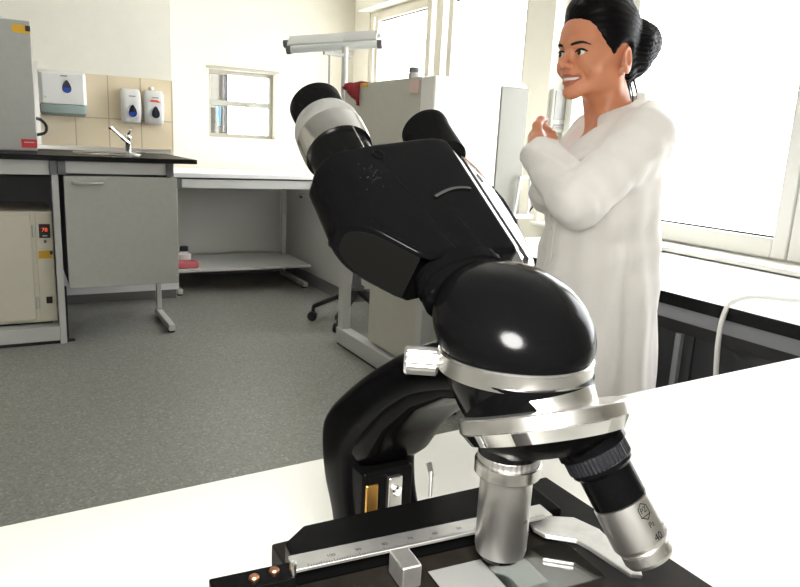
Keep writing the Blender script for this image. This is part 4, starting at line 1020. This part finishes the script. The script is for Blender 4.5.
# trousers and shoes
def build_trousers():
    F = Field((-.20, -.14, .03), (.20, .16, .92), .007)
    F.ell((0, 0, .80), (.132, .098, .11), .03)
    for s in (-1, 1): F.chain([V(s * .085, .0, .74), V(s * .08, .012, .40), V(s * .078, -.01, .075)], [.072, .060, .056], .02)
    F.put(lambda X, Y, Z: Z - .055 + 0 * X + 0 * Y, (-.2, -.14, .0), (.2, .16, .055), .004, '-')
    return F.mesh('trousers')
link('trousers', build_trousers(), M['trouser'], pe, ang=180, normals=False)
for s in (-1, 1):
    F = Field((-.06, -.10, -.005), (.06, .17, .12), .004)
    F.cap((0, -.03, .042), (s * .006, .095, .034), .044, .036, .02); F.put(lambda X, Y, Z: Z + 0 * X + 0 * Y, (-.06, -.1, -.02), (.06, .17, 0), .003, '-')
    so_ = link('shoe', F.mesh('shoe'), M['shoe'], pe, ang=180, normals=False); so_.location = (s * .080, 0, .001)

# the figure was laid out with her left on +x: mirror every mesh so that it is right-handed
done = set()
for c in pe.children_recursive:
    me = c.data
    if me.name in done: continue
    done.add(me.name); co = np.empty(len(me.vertices) * 3, np.float32); me.vertices.foreach_get('co', co); co[0::3] *= -1; me.vertices.foreach_set('co', co); me.flip_normals(); me.update()
    c.location.x *= -1
# ------------------------------------------------------------------ camera and light
cam = bpy.data.objects.new('camera', bpy.data.cameras.new('camera')); COL.objects.link(cam); SC.camera = cam
cam.data.sensor_fit = 'HORIZONTAL'; cam.data.sensor_width = 36; cam.data.lens = 690 / 800 * 36; cam.data.clip_start = .01
yaw, pit, rol = math.radians(29.6), math.radians(12.3), math.radians(-2.9)
fw = Vector((math.sin(yaw) * math.cos(pit), math.cos(yaw) * math.cos(pit), -math.sin(pit))); r0 = Vector((math.cos(yaw), -math.sin(yaw), 0)); d0 = fw.cross(r0)
rt = r0 * math.cos(rol) + d0 * math.sin(rol); dn = fw.cross(rt)
mw = Matrix((rt, -dn, -fw)).transposed().to_4x4(); mw.translation = (0, 0, 1.13); cam.matrix_world = mw

wo = bpy.data.worlds.new('overcast_sky'); SC.world = wo; wo.use_nodes = True
bg = wo.node_tree.nodes['Background']; bg.inputs['Color'].default_value = (.96, .98, 1, 1); bg.inputs['Strength'].default_value = 6
def area(name, loc, target, sx, sy, power, col=(1, 1, 1)):
    l = bpy.data.lights.new(name, 'AREA'); l.shape = 'RECTANGLE'; l.size = sx; l.size_y = sy; l.energy = power; l.color = col
    o = bpy.data.objects.new(name, l); COL.objects.link(o); o.location = loc
    o.rotation_euler = (Vector(target) - Vector(loc)).to_track_quat('-Z', 'Y').to_euler(); return o
# the camera's own flash, just above and right of the lens
fl_ = bpy.data.lights.new('camera_flash', 'AREA'); fl_.shape = 'DISK'; fl_.size = .14; fl_.energy = 6.5; fl_.color = (1, .98, .94)
fo = bpy.data.objects.new('camera_flash', fl_); COL.objects.link(fo); fo.matrix_world = Matrix.Translation(rt * .015 - dn * .07) @ mw
vs_ = SC.view_settings; vs_.view_transform = 'Standard'; vs_.look = 'None'; vs_.exposure = .86; vs_.gamma = 1; vs_.use_curve_mapping = False
